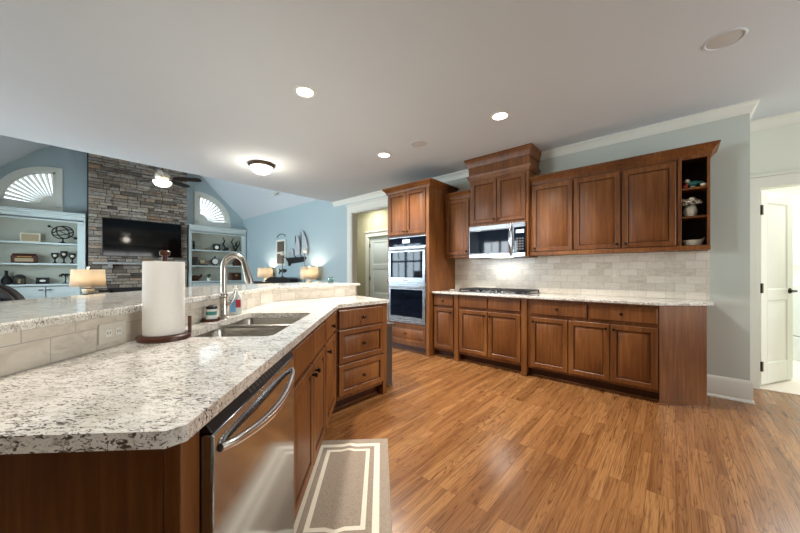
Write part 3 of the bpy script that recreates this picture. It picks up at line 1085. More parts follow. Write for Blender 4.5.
# lower granite with the sink cut out
def rrect(s0, s1, n0, n1, r, k=5):
    out = []
    for cx, cy, a in ((s1 - r, n1 - r, 0), (s0 + r, n1 - r, 90), (s0 + r, n0 + r, 180), (s1 - r, n0 + r, 270)):
        for i in range(k + 1):
            q = R(a + 90 * i / k)
            out.append((cx + r * math.cos(q), cy + r * math.sin(q)))
    return out


S0, S1, N0, N1 = 1.350, 2.115, .09, .495
cut = rrect(S0, S1, N0, N1, .035)
cut = [(s_, n_ + (.012 if n_ > .3 and 1.75 < s_ else 0)) for s_, n_ in cut]
fc = loc_run((-2.10, -.495 + 2.10))
outer = [(.578, -.024), fc]
e1 = loc_run((-2.10, 2.225))
e2 = loc_run((XB + .002, 2.375))
bb_ = loc_run(on_line(NB - .002, XB + .002))
outer += [e1, e2, bb_, (.555, NB - .002), (.555, -.002)]
Mrun = Matrix.Translation((so[0], so[1], 0)) @ Matrix.Rotation(R(135), 4, 'Z')
# run's local y points into the depth: with rz = 135 deg, local +y is -NF
o = holes('countertop', outer, [cut], .030, 'granite', Mrun @ Matrix.Translation((0, 0, .899)))
bv = o.modifiers.new('bevel', 'BEVEL')
bv.width, bv.segments, bv.limit_method, bv.angle_limit = .006, 2, 'ANGLE', R(40)
tag(o, 'large speckled white granite island countertop with the sink cut into it', 'countertop')

# raised bar top
NBF, NBB = .582, 1.30
bf = on_line(NBF, XB + .03)
bk = on_line(NBB, XB - .68)
p0, p1 = sn(.40, NBF), sn(.40, NBB)
o = B().prism([p0, bf, (XB + .03, 2.40), (XB - .68, 2.40), bk, p1], 1.0275, 1.056).build('countertop', 'granite', bevel=.006)
tag(o, 'raised speckled granite bar top behind the sink', 'countertop')

# sink
t = thing('kitchen_sink', 'stainless undermount sink with two bowls in the island counter', 'sink', RUN, RR)


def bowl(s0, s1, n0, n1, depth, r, bulge=0.0):
    b = B()
    rings = []
    for ins, z in ((-.014, .883), (0, .883), (.004, .87), (.012, .883 - depth + .03), (.022, .883 - depth + .008), (.045, .883 - depth)):
        pts = rrect(s0 + ins, s1 - ins, n0 + ins, n1 - ins, max(.012, r - max(0, ins) * .6))
        pts = [(x, y + (bulge if y > .3 else 0)) for x, y in pts]
        rings.append([b.bm.verts.new((x, y, z)) for x, y in pts])
    for a, c in zip(rings, rings[1:]):
        for i in range(len(a)):
            b.face([a[i], a[(i + 1) % len(a)], c[(i + 1) % len(a)], c[i]], 0, True)
    b.face(rings[-1], 0)
    o = b.build('bowl', 'sinksteel', t, ang=60)
    sd = o.modifiers.new('thickness', 'SOLIDIFY')
    sd.thickness = .0012
    B().lathe([(.045, .883 - depth + .003), (.03, .883 - depth + .002), (.02, .883 - depth - .004)], ((s0 + s1) / 2, (n0 + n1) / 2 + .03, 0), 20).build('drain', 'chrome', o)


bowl(S0, 1.722, N0, N1, .20, .05)
bowl(1.748, S1, N0, N1 + .012, .20, .05)
B().box(1.7255, 1.7445, N0 + .012, N1 - .004, .80, .899).build('divider', 'sinksteel', t, bevel=.004)

# faucet
fp = sn(1.88, .545)
t = thing('gooseneck_faucet', 'tall brushed nickel gooseneck faucet standing behind the sink', 'faucet', (fp[0], fp[1], .914), RR)
B().lathe([(.030, 0), (.030, .008), (.024, .014), (.021, .03), (.0205, .12), (.024, .125), (.024, .135), (.0175, .15)], (0, 0, 0), 22).build('base', 'nickel', t)
pts = [(0, 0, .14), (0, 0, .24), (0, 0, .29)]
rad = .060
for i in range(1, 13):
    a = PI * (1 - i / 12 * .94)
    pts.append((0, -(rad + rad * math.cos(a)), .30 + rad * 1.15 * math.sin(a)))
B().tube(pts, .0155, 14).build('neck', 'nickel', t)
e = Vector(pts[-1])
dv = (Vector(pts[-1]) - Vector(pts[-2])).normalized()
B().tube([e - dv * .004, e + dv * .02, e + dv * .09, e + dv * .115], [.0165, .018, .023, .021], 16).build('spray_head', 'nickel', t)
B().tube([(.0, -.02, .085), (.0, -.045, .09)], [.013, .011], 12).tube([(0, -.043, .088), (.01, -.055, .12), (.02, -.060, .165)], [.007, .006, .005], 10).build('lever', 'nickel', t)

# scrubber caddy and soap bottle
p = sn(1.785, .562)
t = thing('sponge_caddy', 'small dark caddy tray beside the faucet', 'caddy', (p[0], p[1], .914), RR)
B().lathe([(.040, 0), (.043, .004), (.043, .016), (.039, .016), (.037, .008), (.01, .008)], (0, 0, 0), 24).build('tray', 'darkwood', t)
t = thing('scrubber_cup', 'clear jar with teal band and black lid on the caddy by the faucet', 'jar', (p[0], p[1], .923), RR)
B().lathe([(.027, 0), (.029, .008), (.027, .026)], (0, 0, 0), 22).build('base', 'soapclear', t)
B().lathe([(.0265, .026), (.0265, .046)], (0, 0, 0), 22).build('jar_band', 'teal', t)
B().lathe([(.027, .046), (.025, .058)], (0, 0, 0), 22).build('jar', 'soapclear', t)
B().lathe([(.026, .058), (.029, .062), (.027, .072), (.014, .078), (.006, .080)], (0, 0, 0), 22).build('lid', 'black', t)

p = sn(2.06, .558)
t = thing('soap_bottle', 'clear dish soap bottle with blue and red label right of the faucet', 'bottle', (p[0], p[1], .914), R(68))
B().lathe([(.030, 0), (.034, .006), (.034, .10), (.030, .122), (.014, .138), (.013, .150)], (0, 0, 0), 22, sx=1.1, sy=.65).build('body', 'soapclear', t)
B().lathe([(.0150, .148), (.0150, .164), (.007, .168), (.006, .182), (.004, .184)], (0, 0, 0), 16).build('cap', 'knobwhite', t)
B().box(-.030, .002, -.0238, -.018, .018, .096).build('label', 'blueplastic', t, bevel=.002)
o = B().box(.002, .030, -.0238, -.018, .045, .096).build('label', 'redplastic', t, bevel=.002)

# paper towels
pc = (-1.552, .318)
t = thing('paper_towel_holder', 'dark wooden paper towel holder standing on the island counter', 'holder', (pc[0], pc[1], .914), R(11))
B().lathe([(.086, 0), (.090, .004), (.090, .016), (.084, .021), (.02, .021)], (0, 0, 0), 32).build('base', 'darkwood', t)
B().lathe([(.010, .02), (.010, .335), (.017, .338), (.019, .352), (.014, .358)], (0, 0, 0), 16).build('post', 'darkwood', t)
a_ = R(62)
B().box(math.cos(a_) * .084 - .007, math.cos(a_) * .084 + .007, math.sin(a_) * .084 - .005, math.sin(a_) * .084 + .005, .015, .088).build('side_arm', 'darkwood', t, bevel=.002)
b = B()
prof = []
rings = []
seg = 40
for r_, z in ((.019, .022), (.066, .022), (.068, .026), (.068, .308), (.066, .312), (.019, .312)):
    rings.append([b.bm.verts.new(((r_ + (.0035 if (r_ > .05 and 1 <= i <= 9) else 0)) * math.cos(2 * PI * i / seg - 1.75), (r_ + (.0035 if (r_ > .05 and 1 <= i <= 9) else 0)) * math.sin(2 * PI * i / seg - 1.75), z)) for i in range(seg)])
for a, c in zip(rings, rings[1:]):
    for i in range(seg):
        b.face([a[i], a[(i + 1) % seg], c[(i + 1) % seg], c[i]], 0, True)
a, c = rings[-1], rings[0]
for i in range(seg):
    b.face([a[i], a[(i + 1) % seg], c[(i + 1) % seg], c[i]], 0, True)
o = b.build('paper_towel_roll', 'paper', loc=(pc[0], pc[1], .9145))
tag(o, 'full white roll of paper towels on the dark holder', 'paper towels')

# trash can beyond the island
t = thing('trash_can', 'slim dark grey trash can behind the far end of the island', 'trash can', (-2.42, 2.33, 0))
B().prism([(-.18, -.085), (.17, -.085), (.19, -.06), (.19, .075), (.17, .095), (-.18, .095)], .012, .615).build('body', 'can', t, bevel=.006)
B().box(-.175, .18, -.08, .09, 0, .014).build('foot', 'black', t)
B().box(-.188, .197, -.09, .10, .615, .652).build('lid', 'steel', t, bevel=.008)
B().box(.185, .215, -.02, .04, .02, .03).build('pedal', 'steel', t, bevel=.003)


# rug
def rug_mat():
    k = NT('striped_rug')
    sep = k.n('ShaderNodeSeparateXYZ', {0: k.n('ShaderNodeTexCoord').outputs['Object']})
    x, y = sep.outputs['X'], sep.outputs['Y']
    hx, hy = RL / 2, RWD / 2
    # the two end bands carry a small ogee in the middle
    q = k.math('MULTIPLY', k.math('ABSOLUTE', y), 1 / .045)
    bumpy = k.math('MULTIPLY', k.math('MAXIMUM', k.math('SUBTRACT', 1.0, q), 0.0), .016)
    dx = k.math('ADD', k.math('SUBTRACT', hx, k.math('ABSOLUTE', x)), k.math('MULTIPLY', bumpy, 1.0))
    dy = k.math('SUBTRACT', hy, k.math('ABSOLUTE', y))
    d = k.math('MINIMUM', dx, dy)

    def band(a, c):
        return k.math('MULTIPLY', k.math('GREATER_THAN', d, a), k.math('LESS_THAN', d, c))
    m = k.math('MAXIMUM', band(.058, .092), band(.122, .146))
    n = k.noise(k.obj((45, 60, 60)), 3, 4, .75)
    base = k.mix(n.outputs[0], lin((84, 72, 60)), lin((196, 178, 158)))
    cream = k.mix(n.outputs[0], lin((214, 204, 182)), lin((240, 232, 214)))
    k.P(Base_Color=k.mix(m, base, cream), Roughness=.95)
    k.bump(n.outputs[0], .5, .004)
    return k.m


RL, RWD = .90, .525
p = sn(1.755, .165 - .0)
p = sn(1.76, -.158)
M['rug'] = rug_mat()
o = B().box(-RL / 2, RL / 2, -RWD / 2, RWD / 2, 0, .008).build('runner_rug', 'rug', loc=(p[0], p[1], .0005), rot=(0, 0, RR), bevel=.003)
tag(o, 'taupe kitchen rug with cream border stripes in front of the sink', 'rug')

# ------------------------------------------------------------------ things in the open shelf
SX, SY = .02, UY
t = thing('bird_figurine', 'teal and white bird figurine on the top open shelf', 'figurine', (.125, 4.00, 1.966))
B().ball((0, 0, .045), .03, 16, sc=(1.4, .8, .9)).tube([(.03, 0, .05), (.06, 0, .048), (.078, 0, .04)], [.016, .010, .004], 8).build('body', 'teal', t)
B().ball((-.038, 0, .072), .021, 14).build('head', 'ceramic', t)
B().tube([(-.055, 0, .072), (-.072, 0, .068)], [.007, .001], 8).build('beak', 'gold', t)
B().lathe([(.028, 0), (.03, .004), (.012, .022)], (0, 0, 0), 14).build('base', 'ceramic', t)
o = B().ball((0, 0, .019), .019, 12, sc=(1, 1, 1)).ball((.016, .0, .036), .009, 8).tube([(-.018, 0, .02), (-.034, 0, .034)], [.005, .004], 8).build('trinket_teapot', 'red', loc=(.072, 3.972, 1.966))
tag(o, 'tiny red ceramic trinket left of the bird on the top open shelf', 'ornament')
o = B().lathe([(.012, 0), (.02, .006), (.026, .022), (.024, .024), (.018, .008), (.005, .007)], (0, 0, 0), 16).build('trinket_cup', 'ceramic', loc=(.195, 3.955, 1.966))
tag(o, 'tiny white ceramic cup right of the bird on the top open shelf', 'ornament')
t = thing('flower_pot', 'cream pot of white flowers on the middle open shelf', 'potted flowers', (.108, 4.02, 1.702))
B().lathe([(.035, 0), (.048, .02), (.052, .055), (.045, .085), (.036, .098), (.042, .106), (.036, .104), (.03, .09), (.02, .085)], (0, 0, 0), 24).build('pot', 'ceramic', t)
fl = B()
lf = B()
rg = random.Random(3)
for i in range(13):
    a, rr = rg.uniform(0, 2 * PI), rg.uniform(.01, .066)
    c = (rr * math.cos(a), rr * math.sin(a) * .8, .128 + rg.uniform(-.01, .045))
    for q in range(5):
        fl.ball((c[0] + .013 * math.cos(q * 1.257), c[1] + .013 * math.sin(q * 1.257), c[2]), .012, 8)
    lf.tube([(0, 0, .09), (c[0] * .5, c[1] * .5, .11), c], [.002, .002, .002], 6)
    lf.ball((c[0] * .8, c[1] * .8, .105), .014, 6, sc=(1.3, .9, .4))
fl.build('blossoms', 'petal', t)
lf.build('leaves', 'leaf', t)
t = thing('boat_dish', 'cream boat-shaped dish on the bottom open shelf', 'dish', (.125, 4.0, 1.432))
b = B()
rings = []
for sx_, sy_, z in ((.05, .03, 0), (.055, .034, .004), (.070, .045, .03), (.080, .055, .05), (.076, .051, .05), (.064, .04, .03), (.045, .026, .010)):
    rings.append([b.bm.verts.new((sx_ * math.cos(2 * PI * i / 28), sy_ * math.sin(2 * PI * i / 28), z + (.022 * max(0, math.cos(2 * PI * i / 28)) ** 4 if z > .04 else 0))) for i in range(28)])
for a, c in zip(rings, rings[1:]):
    for i in range(28):
        b.face([a[i], a[(i + 1) % 28], c[(i + 1) % 28], c[i]], 0, True)
b.face(rings[0][::-1])
b.face(rings[-1])
b.build('bowl', 'ceramic', t)
o = B().lathe([(.03, 0), (.036, .004), (.045, .016), (.042, .016), (.03, .007), (.01, .006)], (0, 0, 0), 18).build('spoon_rest', 'knobwhite', loc=(-2.44, 3.93, .9145))
tag(o, 'small white saucer on the back counter beside the oven tower', 'dish')

# ------------------------------------------------------------------ living room: chimney, television, mantel
X1 = -10.17
CY0, CY1 = .645, 2.600
b = B()
b.box(XT, X1 - .06, CY0, CY1, 0, 5.0, 1)
rg = random.Random(11)
z = 0.0
FB = (1.02, 2.22, .10, .77)
while z < 4.9:
    h = rg.choice((.045, .06, .075, .09, .105))
    y = CY0
    while y < CY1 - .001:
        wdt = min(rg.uniform(.08, .34), CY1 - y)
        if CY1 - y - wdt < .06:
            wdt = CY1 - y
        if not (y + wdt > FB[0] and y < FB[1] and z + h > FB[2] and z < FB[3]):
            d = rg.uniform(.0, .07)
            b.box(X1 - .07, X1 - .045 + d, y + .006, y + wdt - .006, z + .007, z + h - .007)
        y += wdt
    # return face on the near side
    y = XT
    z += h
struct('wall_chimney', b, ['stone', 'mortar'])
t = thing('firebox', 'black firebox opening low in the stone chimney behind the bar', 'fireplace', (X1 - .05, (FB[0] + FB[1]) / 2, FB[2]))
hw = (FB[1] - FB[0]) / 2
B().box(0, .02, -hw, -hw + .05, 0, .66).box(0, .02, hw - .05, hw, 0, .66).box(0, .02, -hw, hw, .60, .66).build('surround', 'iron', t, bevel=.003)
B().box(.002, .008, -hw + .05, hw - .05, 0, .60).build('fire_screen', 'black', t)
t = thing('mantel_shelf', 'thin pale mantel shelf under the television on the stone chimney', 'mantel', (X1, 1.61, 1.34))
B().box(-.05, .17, -.90, .90, .03, .08).build('shelf_board', 'mantel', t, bevel=.005)
for y in (-.6, .6):
    B().box(-.04, .10, y - .04, y + .04, -.05, .03).build('bracket', 'mantel', t, bevel=.005)
t = thing('television', 'large black flat television mounted on the stone chimney', 'television', (X1 + .080, 1.655, 1.565))
B().box(-.05, 0, -.785, .785, 0, .91).build('body', 'black', t, bevel=.004)
B().box(0, .004, -.772, .772, .016, .896).build('screen', 'mirror_dark', t)
o = B().box(0, .09, -.09, .09, 0, .05).build('cable_box', 'black', loc=(X1 + .03, 1.05, 1.4202), bevel=.004)
tag(o, 'small black cable box on the mantel below the television', 'media box')


# bookcases
def bookcase(label, y0, y1, hide):
    t = thing('bookcase', label, 'bookcase', (-10.2, (y0 + y1) / 2, 0), 0, 'built-in bookcases')
    h = (y1 - y0) / 2
    b = B()
    b.box(-.295, -.28, -h, h, .0, 2.44)
    b.build('back_panel', 'shelf_back', t)
    b = B()
    b.box(-.28, 0, -h, -h + .03, 0, 2.44).box(-.28, 0, h - .03, h, 0, 2.44).box(-.28, 0, -h + .03, h - .03, 2.33, 2.36)
    b.box(-.02, .0, -h + .03, -h + .07, 0, 2.44).box(-.02, 0, h - .13, h - .03, 0, 2.44).box(-.02, 0, -h + .07, h - .13, 2.30, 2.44).box(-.28, 0, -h + .03, h - .03, 0, .10)
    b.build('case', 'shelf_white', t, bevel=.003)
    B().box(-.28, .035, -h, h, 2.44, 2.49).box(-.28, .06, -h, h, 2.49, 2.515).build('cornice', 'shelf_white', t, bevel=.005)
    B().box(-.28, .03, -h, h, .885, .925).build('counter', 'shelf_white', t, bevel=.004)
    for z in (1.375, 1.825):
        B().box(-.28, -.01, -h + .03, h - .03, z - .035, z).build('shelf', 'shelf_white', t, bevel=.003)
    n = 3
    wd = (2 * h - .16) / n
    for i in range(n):
        ya = -h + .08 + i * wd + .008
        yb = ya + wd - .016
        o = B().box(-.002, .016, ya, yb, .13, .865).box(.016, .021, ya, ya + .06, .13, .865).box(.016, .021, yb - .06, yb, .13, .865).box(.016, .021, ya + .06, yb - .06, .13, .19).box(.016, .021, ya + .06, yb - .06, .805, .865).build('door', 'shelf_white', t, bevel=.002)
        ky = yb - .05 if i == 1 else ya + .05
        if i == 0:
            ky = yb - .05
        B().tube([(.021, ky, .80), (.045, ky, .80)], .008, 8).box(.04, .052, ky - .05, ky + .02, .79, .81).build('pull', 'bronze', o)
    return t


bookcase('white built-in bookcase left of the stone chimney with radio and goblets', YS + .02, .60, 0)
bookcase('white built-in bookcase right of the stone chimney behind the faucet', 2.64, 4.19, 0)
BX = -10.34


def put(name, label, cat, y, z, b, mat, group=None, rz=0.0, x=BX):
    o = b.build(name, mat, loc=(x, y, z), rot=(0, 0, rz))
    return tag(o, label, cat, group)


# left bookcase
t = thing('framed_plaque', 'pale framed plaque leaning on the top shelf of the left bookcase', 'plaque', (BX, -.225, 1.825))
B().box(-.012, .012, -.145, .145, 0, .19).build('frame', 'ceramic', t, bevel=.004)
B().box(.012, .016, -.12, .12, .022, .168).build('relief', 'sand', t)
t = thing('armillary_sphere', 'dark ring sculpture pierced by an arrow on the top shelf of the left bookcase', 'sculpture', (BX, .25, 1.825))
B().lathe([(.075, 0), (.075, .012), (.03, .03), (.014, .06), (.014, .11)], (0, 0, 0), 18).build('base', 'iron', t)
for kind, tilt in (('Z', 8), ('Z', 55), ('Y', 24)):
    pts = []
    for i in range(25):
        a = 2 * PI * i / 24
        p = Vector((0, .17 * math.cos(a), .14 * math.sin(a))) if kind == 'Z' else Vector((.15 * math.cos(a), .17 * math.sin(a), 0))
        p = Matrix.Rotation(R(18), 3, 'X') @ (Matrix.Rotation(R(tilt), 3, kind) @ p)
        pts.append((p.x, p.y, p.z + .25))
    B().tube(pts, .011, 8).build('ring', 'iron', t)
B().tube([(0, -.21, .37), (0, .2, .13)], .007, 8).build('arrow_shaft', 'iron', t)
B().ball((0, -.205, .367), .026, 8).ball((0, .195, .134), .034, 8, sc=(.4, 1, 1)).build('arrow_ends', 'iron', t)
t = thing('mantel_radio', 'brown wooden antique radio on the middle shelf of the left bookcase', 'radio', (BX, -.30, 1.375))
b = B()
b.box(-.09, .09, -.185, .185, 0, .16).box(-.085, .085, -.17, .17, .16, .2)
b.build('case', 'darkwood', t, bevel=.02, seg=3)
B().box(.09, .095, -.13, .12, .03, .10).build('speaker_grille', 'sand', t)
B().box(.09, .094, -.10, .10, .125, .14).build('dial', 'gold', t)
lab = ['dark goblet with pale bowl, left one of three in the left bookcase', 'dark goblet in the left bookcase, middle and tallest of three', 'dark goblet with pale bowl, right one of three in the left bookcase']
for i, (y, h) in enumerate(((.13, .235), (.265, .28), (.395, .23))):
    t = thing('goblet', lab[i], 'goblet', (BX, y, 1.375), 0, 'goblets on the middle shelf')
    k_ = h / .235
    B().lathe([(.045, 0), (.045, .01), (.014, .03 * k_), (.012, .09 * k_), (.03, .11 * k_), (.055, .16 * k_), (.06, .225 * k_), (.056, .235 * k_), (.05, .2 * k_), (.02, .13 * k_)], (0, 0, 0), 18).build('cup', 'iron', t)
    B().ball((.035, 0, .175 * k_), .034, 12).build('medallion', 'ceramic', t)
put('bottle_vase', 'dark long-necked vase on the bottom shelf of the left bookcase', 'vase', -.54, .925, B().lathe([(.05, 0), (.075, .03), (.078, .09), (.05, .15), (.024, .19), (.022, .27), (.034, .29)], (0, 0, 0), 20), 'iron')
t = thing('lantern', 'black arched lantern on the bottom shelf of the left bookcase beside the vase', 'lantern', (BX, -.37, .925))
B().box(-.06, .06, -.085, .085, 0, .02).box(-.06, .06, -.085, -.068, .02, .15).box(-.06, .06, .068, .085, .02, .15).extr([(-.06, .085 * math.cos(PI * i / 10), .14 + .07 * math.sin(PI * i / 10)) for i in range(11)], (.12, 0, 0)).build('frame', 'black', t)
B().lathe([(.03, .02), (.03, .11), (.01, .115)], (0, 0, 0), 14).build('candle', 'sand', t)
t = thing('table_radio', 'small black radio with white dial on the bottom shelf of the left bookcase', 'radio', (BX, -.05, .925))
B().box(-.06, .06, -.10, .10, 0, .14).build('case', 'black', t, bevel=.012)
B().ball((.06, 0, .07), .035, 12, sc=(.2, 1.3, .7)).build('dial', 'knobwhite', t)
t = thing('palm_figurine', 'small dark palm tree figurine on the bottom shelf of the left bookcase', 'figurine', (BX, .285, .925))
B().lathe([(.05, 0), (.05, .015), (.02, .02)], (0, 0, 0), 14).tube([(0, 0, .01), (0, .01, .09), (0, 0, .17)], [.016, .011, .009], 8).build('trunk', 'iron', t)
b = B()
for i in range(7):
    a = 2 * PI * i / 7 + .3
    b.tube([(0, 0, .17), (.05 * math.cos(a), .05 * math.sin(a), .215), (.085 * math.cos(a), .085 * math.sin(a), .185), (.10 * math.cos(a), .10 * math.sin(a), .14)], [.007, .016, .013, .002], 6)
b.build('fronds', 'iron', t)

# right bookcase
put('statuette', 'slender dark statuette at the left of the top shelf in the right bookcase', 'figurine', 2.80, 1.825, B().lathe([(.04, 0), (.035, .02), (.018, .04), (.03, .11), (.022, .17), (.012, .19), (.025, .22), (.006, .26)], (0, 0, 0), 16), 'iron')
put('shallow_bowl', 'shallow grey bowl on the top shelf of the right bookcase', 'bowl', 3.06, 1.825, B().lathe([(.035, 0), (.04, .012), (.09, .07), (.085, .07), (.035, .02), (.01, .018)], (0, 0, 0), 20), 'sand')
t = thing('desk_clock', 'black square framed clock with white face on the top shelf of the right bookcase', 'clock', (BX, 3.385, 1.825))
B().box(-.03, .03, -.10, .10, 0, .2).build('frame', 'black', t, bevel=.006)
B().lathe([(.055, .03), (.055, .034), (.02, .036)], (0, 0, .1), 20, 'X').build('dial', 'knobwhite', t)
b = B()
b.lathe([(.06, 0), (.06, .015), (.02, .02)], (0, 0, 0), 14)
b.tube([(0, -.01, .01), (0, .05, .10), (0, -.02, .2), (0, .03, .3), (0, -.02, .42)], [.028, .026, .024, .02, .012], 8)
b.ball((0, .09, .07), .055, 10)
put('twisted_sculpture', 'tall dark twisted figure beside the clock on the top shelf of the right bookcase', 'sculpture', 3.585, 1.825, b, 'iron')
b = B()
b.lathe([(.09, 0), (.09, .02), (.03, .03)], (0, 0, 0), 14)
for p in ([(0, 0, .02), (0, -.06, .15), (0, -.12, .3), (0, -.05, .43)], [(0, 0, .02), (0, .05, .14), (0, .12, .24), (0, .1, .36)], [(0, .05, .14), (0, .0, .25), (0, .06, .33)], [(0, -.06, .15), (0, .03, .2), (0, .02, .28)]):
    b.tube(p, [.026, .022, .017, .008][:len(p)], 8)
put('driftwood_sculpture', 'dark branching driftwood sculpture at the right of the top shelf in the right bookcase', 'sculpture', 3.93, 1.825, b, 'iron')
t = thing('storage_basket', 'dark lidded box at the left of the middle shelf in the right bookcase', 'box', (BX, 2.79, 1.375))
B().box(-.07, .07, -.085, .085, 0, .19).build('box', 'blackwood', t, bevel=.008)
B().box(-.075, .075, -.09, .09, .19, .24).build('lid', 'darkwood', t, bevel=.008)
t = thing('conch_shell', 'grey seashell on a dark stand on the middle shelf of the right bookcase', 'shell', (BX, 3.03, 1.375))
B().box(-.06, .06, -.11, .11, 0, .03).build('stand', 'darkwood', t, bevel=.005)
B().ball((0, 0, .11), .08, 14, sc=(.8, 1.2, 1)).tube([(0, -.05, .13), (0, -.1, .17), (0, -.11, .2)], [.04, .02, .004], 10).build('shell', 'sand', t)
t = thing('mantel_clock', 'round clock with dark rim on the middle shelf of the right bookcase', 'clock', (BX, 3.345, 1.375))
B().lathe([(.10, -.03), (.108, 0), (.10, .03), (.082, .032)], (0, 0, .125), 26, 'X').box(-.03, .03, -.06, .06, 0, .03).ball((0, 0, .26), .025, 10).build('rim', 'bronze', t)
B().lathe([(.081, .03), (.081, .033), (.02, .034)], (0, 0, .125), 24, 'X').build('dial', 'knobwhite', t)
t = thing('stacked_book', 'thick book lying flat with pale cover on the middle shelf of the right bookcase', 'book', (BX, 3.69, 1.375))
B().box(-.09, .09, -.13, .13, 0, .05).build('cover', 'darkwood', t, bevel=.003)
B().box(-.08, .092, -.12, .12, .008, .042).build('pages', 'ceramic', t)
b = B().extr([(-.06, .12 * math.cos(PI * i / 14), .22 * math.sin(PI * i / 14) + .02) for i in range(15)] + [(-.06, -.12, 0), (-.06, .12, 0)], (.12, 0, 0))
put('arched_box', 'dark arched wooden box at the right of the middle shelf in the right bookcase', 'box', 3.97, 1.375, b, 'darkwood')
t = thing('woven_bowl', 'brown turtle-shaped bowl at the left of the bottom shelf in the right bookcase', 'bowl', (BX, 2.83, .925))
B().ball((0, 0, .09), .11, 14, sc=(.8, 1.1, .75)).tube([(0, .1, .1), (0, .15, .15), (0, .17, .19)], [.04, .03, .02], 8).box(-.06, .06, -.09, .09, 0, .03).build('shell', 'darkwood', t)
t = thing('potted_plant', 'small leafy plant in a white pot on the bottom shelf of the right bookcase', 'plant', (BX, 3.18, .925))
B().lathe([(.04, 0), (.055, .09), (.05, .09), (.04, .07), (.01, .065)], (0, 0, 0), 16).build('pot', 'knobwhite', t)
b = B()
for i in range(11):
    a = i * 2.4
    b.tube([(0, 0, .07), (.03 * math.cos(a), .03 * math.sin(a), .16), (.075 * math.cos(a), .075 * math.sin(a), .19 + .04 * math.sin(i * 1.7))], [.004, .014, .003], 6)
b.build('leaves', 'leaf', t)
t = thing('wicker_trunk', 'dark woven trunk at the right of the bottom shelf in the right bookcase', 'box', (BX, 3.92, .925))
B().box(-.09, .09, -.165, .165, 0, .16).build('box', 'darkwood', t, bevel=.01)
B().box(-.095, .095, -.17, .17, .16, .24).build('lid', 'darkwood', t, bevel=.02)
B().box(.095, .10, -.03, .03, .12, .19).build('clasp', 'gold', t)


# ------------------------------------------------------------------ lamps, stool, console, wall decor, fan
def lamp(label, loc, r0, r1, hs, base_h, mat_base, power, group=None, striped=False):
    t = thing('table_lamp', label, 'lamp', loc, 0, group)
    if striped:
        B().lathe([(.06, 0), (.065, .02), (.04, .035), (.058, .08), (.038, .115), (.058, .16), (.038, .195), (.058, .24), (.03, base_h)], (0, 0, 0), 22).build('base', mat_base, t)
        for z in (.11, .195, .265):
            B().lathe([(.036, z - .008), (.052, z - .006), (.052, z + .006), (.036, z + .008)], (0, 0, 0), 22).build('base_band', 'blackwood', t)
    else:
        B().lathe([(.07, 0), (.075, .015), (.03, .03), (.055, base_h * .45), (.03, base_h * .85), (.012, base_h)], (0, 0, 0), 20).build('base', mat_base, t)
    B().tube([(0, 0, base_h - .01), (0, 0, base_h + hs * .5)], .006, 8).build('stem', 'gold', t)
    b = B()
    seg = 36
    rr = [[b.bm.verts.new((r * math.cos(2 * PI * i / seg), r * math.sin(2 * PI * i / seg), z)) for i in range(seg)] for r, z in ((r0, base_h), (r1, base_h + hs))]
    for i in range(seg):
        b.face([rr[0][i], rr[0][(i + 1) % seg], rr[1][(i + 1) % seg], rr[1][i]], 0, True)
    o = b.build('lamp_shade', 'shade', t)
    o.modifiers.new('thickness', 'SOLIDIFY').thickness = .002
    B().ball((0, 0, base_h + hs * .55), .028, 12).build('bulb', 'bulb', t)
    B().lathe([(.008, base_h + hs * .93), (.008, base_h + hs + .01), (.014, base_h + hs + .02), (.006, base_h + hs + .04)], (0, 0, 0), 12).tube([(-r1 * .98, 0, base_h + hs * .94), (r1 * .98, 0, base_h + hs * .94)], .003, 6).build('finial', 'ceramic', t)
    l = bpy.data.lights.new('lamp_glow', 'POINT')
    l.energy, l.color, l.shadow_soft_size = power, (1, .88, .74), .03
    q = bpy.data.objects.new('lamp_glow', l)
    COL.objects.link(q)
    q.parent = t
    q.location = (0, 0, base_h + hs * .70)
    return t


lamp('left lamp with pale drum shade on the black console by the blue wall', (-8.44, 3.98, .922), .20, .19, .28, .10, 'ceramic', 9, 'lamps on the long console')
lamp('right lamp with pale drum shade on the black console by the blue wall', (-6.28, 3.98, .922), .20, .19, .28, .10, 'ceramic', 9, 'lamps on the long console')
t = thing('console_table', 'long low black console along the blue wall under the ship', 'console', (-7.6, 3.99, 0))
B().box(-1.7, 1.7, -.19, .19, .88, .922).build('top', 'blackwood', t, bevel=.004)
B().box(-1.66, 1.66, -.17, .17, .76, .88).build('apron', 'blackwood', t, bevel=.003)
for xa in (-1.62, 1.62):
    for ya in (-.14, .14):
        B().box(xa - .03, xa + .03, ya - .03, ya + .03, 0, .76).build('leg', 'blackwood', t, bevel=.003)
b = B()
b.extr([(-.62, -.12, 0), (.62, -.12, 0), (.62, -.12, .10), (.45, -.12, .13), (-.35, -.12, .13), (-.62, -.12, .04)], (0, .24, 0))
put('black_chest', 'long low black chest between the lamps on the console', 'chest', 4.0, .9225, b, 'blackwood', x=-7.62)

# ship model and wall pieces
t = thing('ship_sculpture', 'metal sailing ship wall sculpture with two grey sails on the blue wall', 'sculpture', (-7.2, YW - .03, 1.44))
b = B()
b.extr([(-.50, -.03, .12), (.40, -.03, .12), (.46, -.03, .10), (.36, -.03, .0), (-.25, -.03, -.04), (-.33, -.03, -.10), (-.36, -.03, .0)], (0, .045, 0))
b.build('hull', 'iron', t, bevel=.004)
B().tube([(-.02, -.01, .12), (-.02, -.01, .66)], .010, 8).tube([(.25, -.01, .12), (.25, -.01, .74)], .010, 8).tube([(-.48, -.01, .11), (-.66, -.01, .16)], .008, 8).build('mast', 'iron', t)


def sail(t, pts, nm='sail'):
    B().extr([(x, -.035, z) for x, z in pts], (0, .018, 0)).build(nm, 'canvas', t)


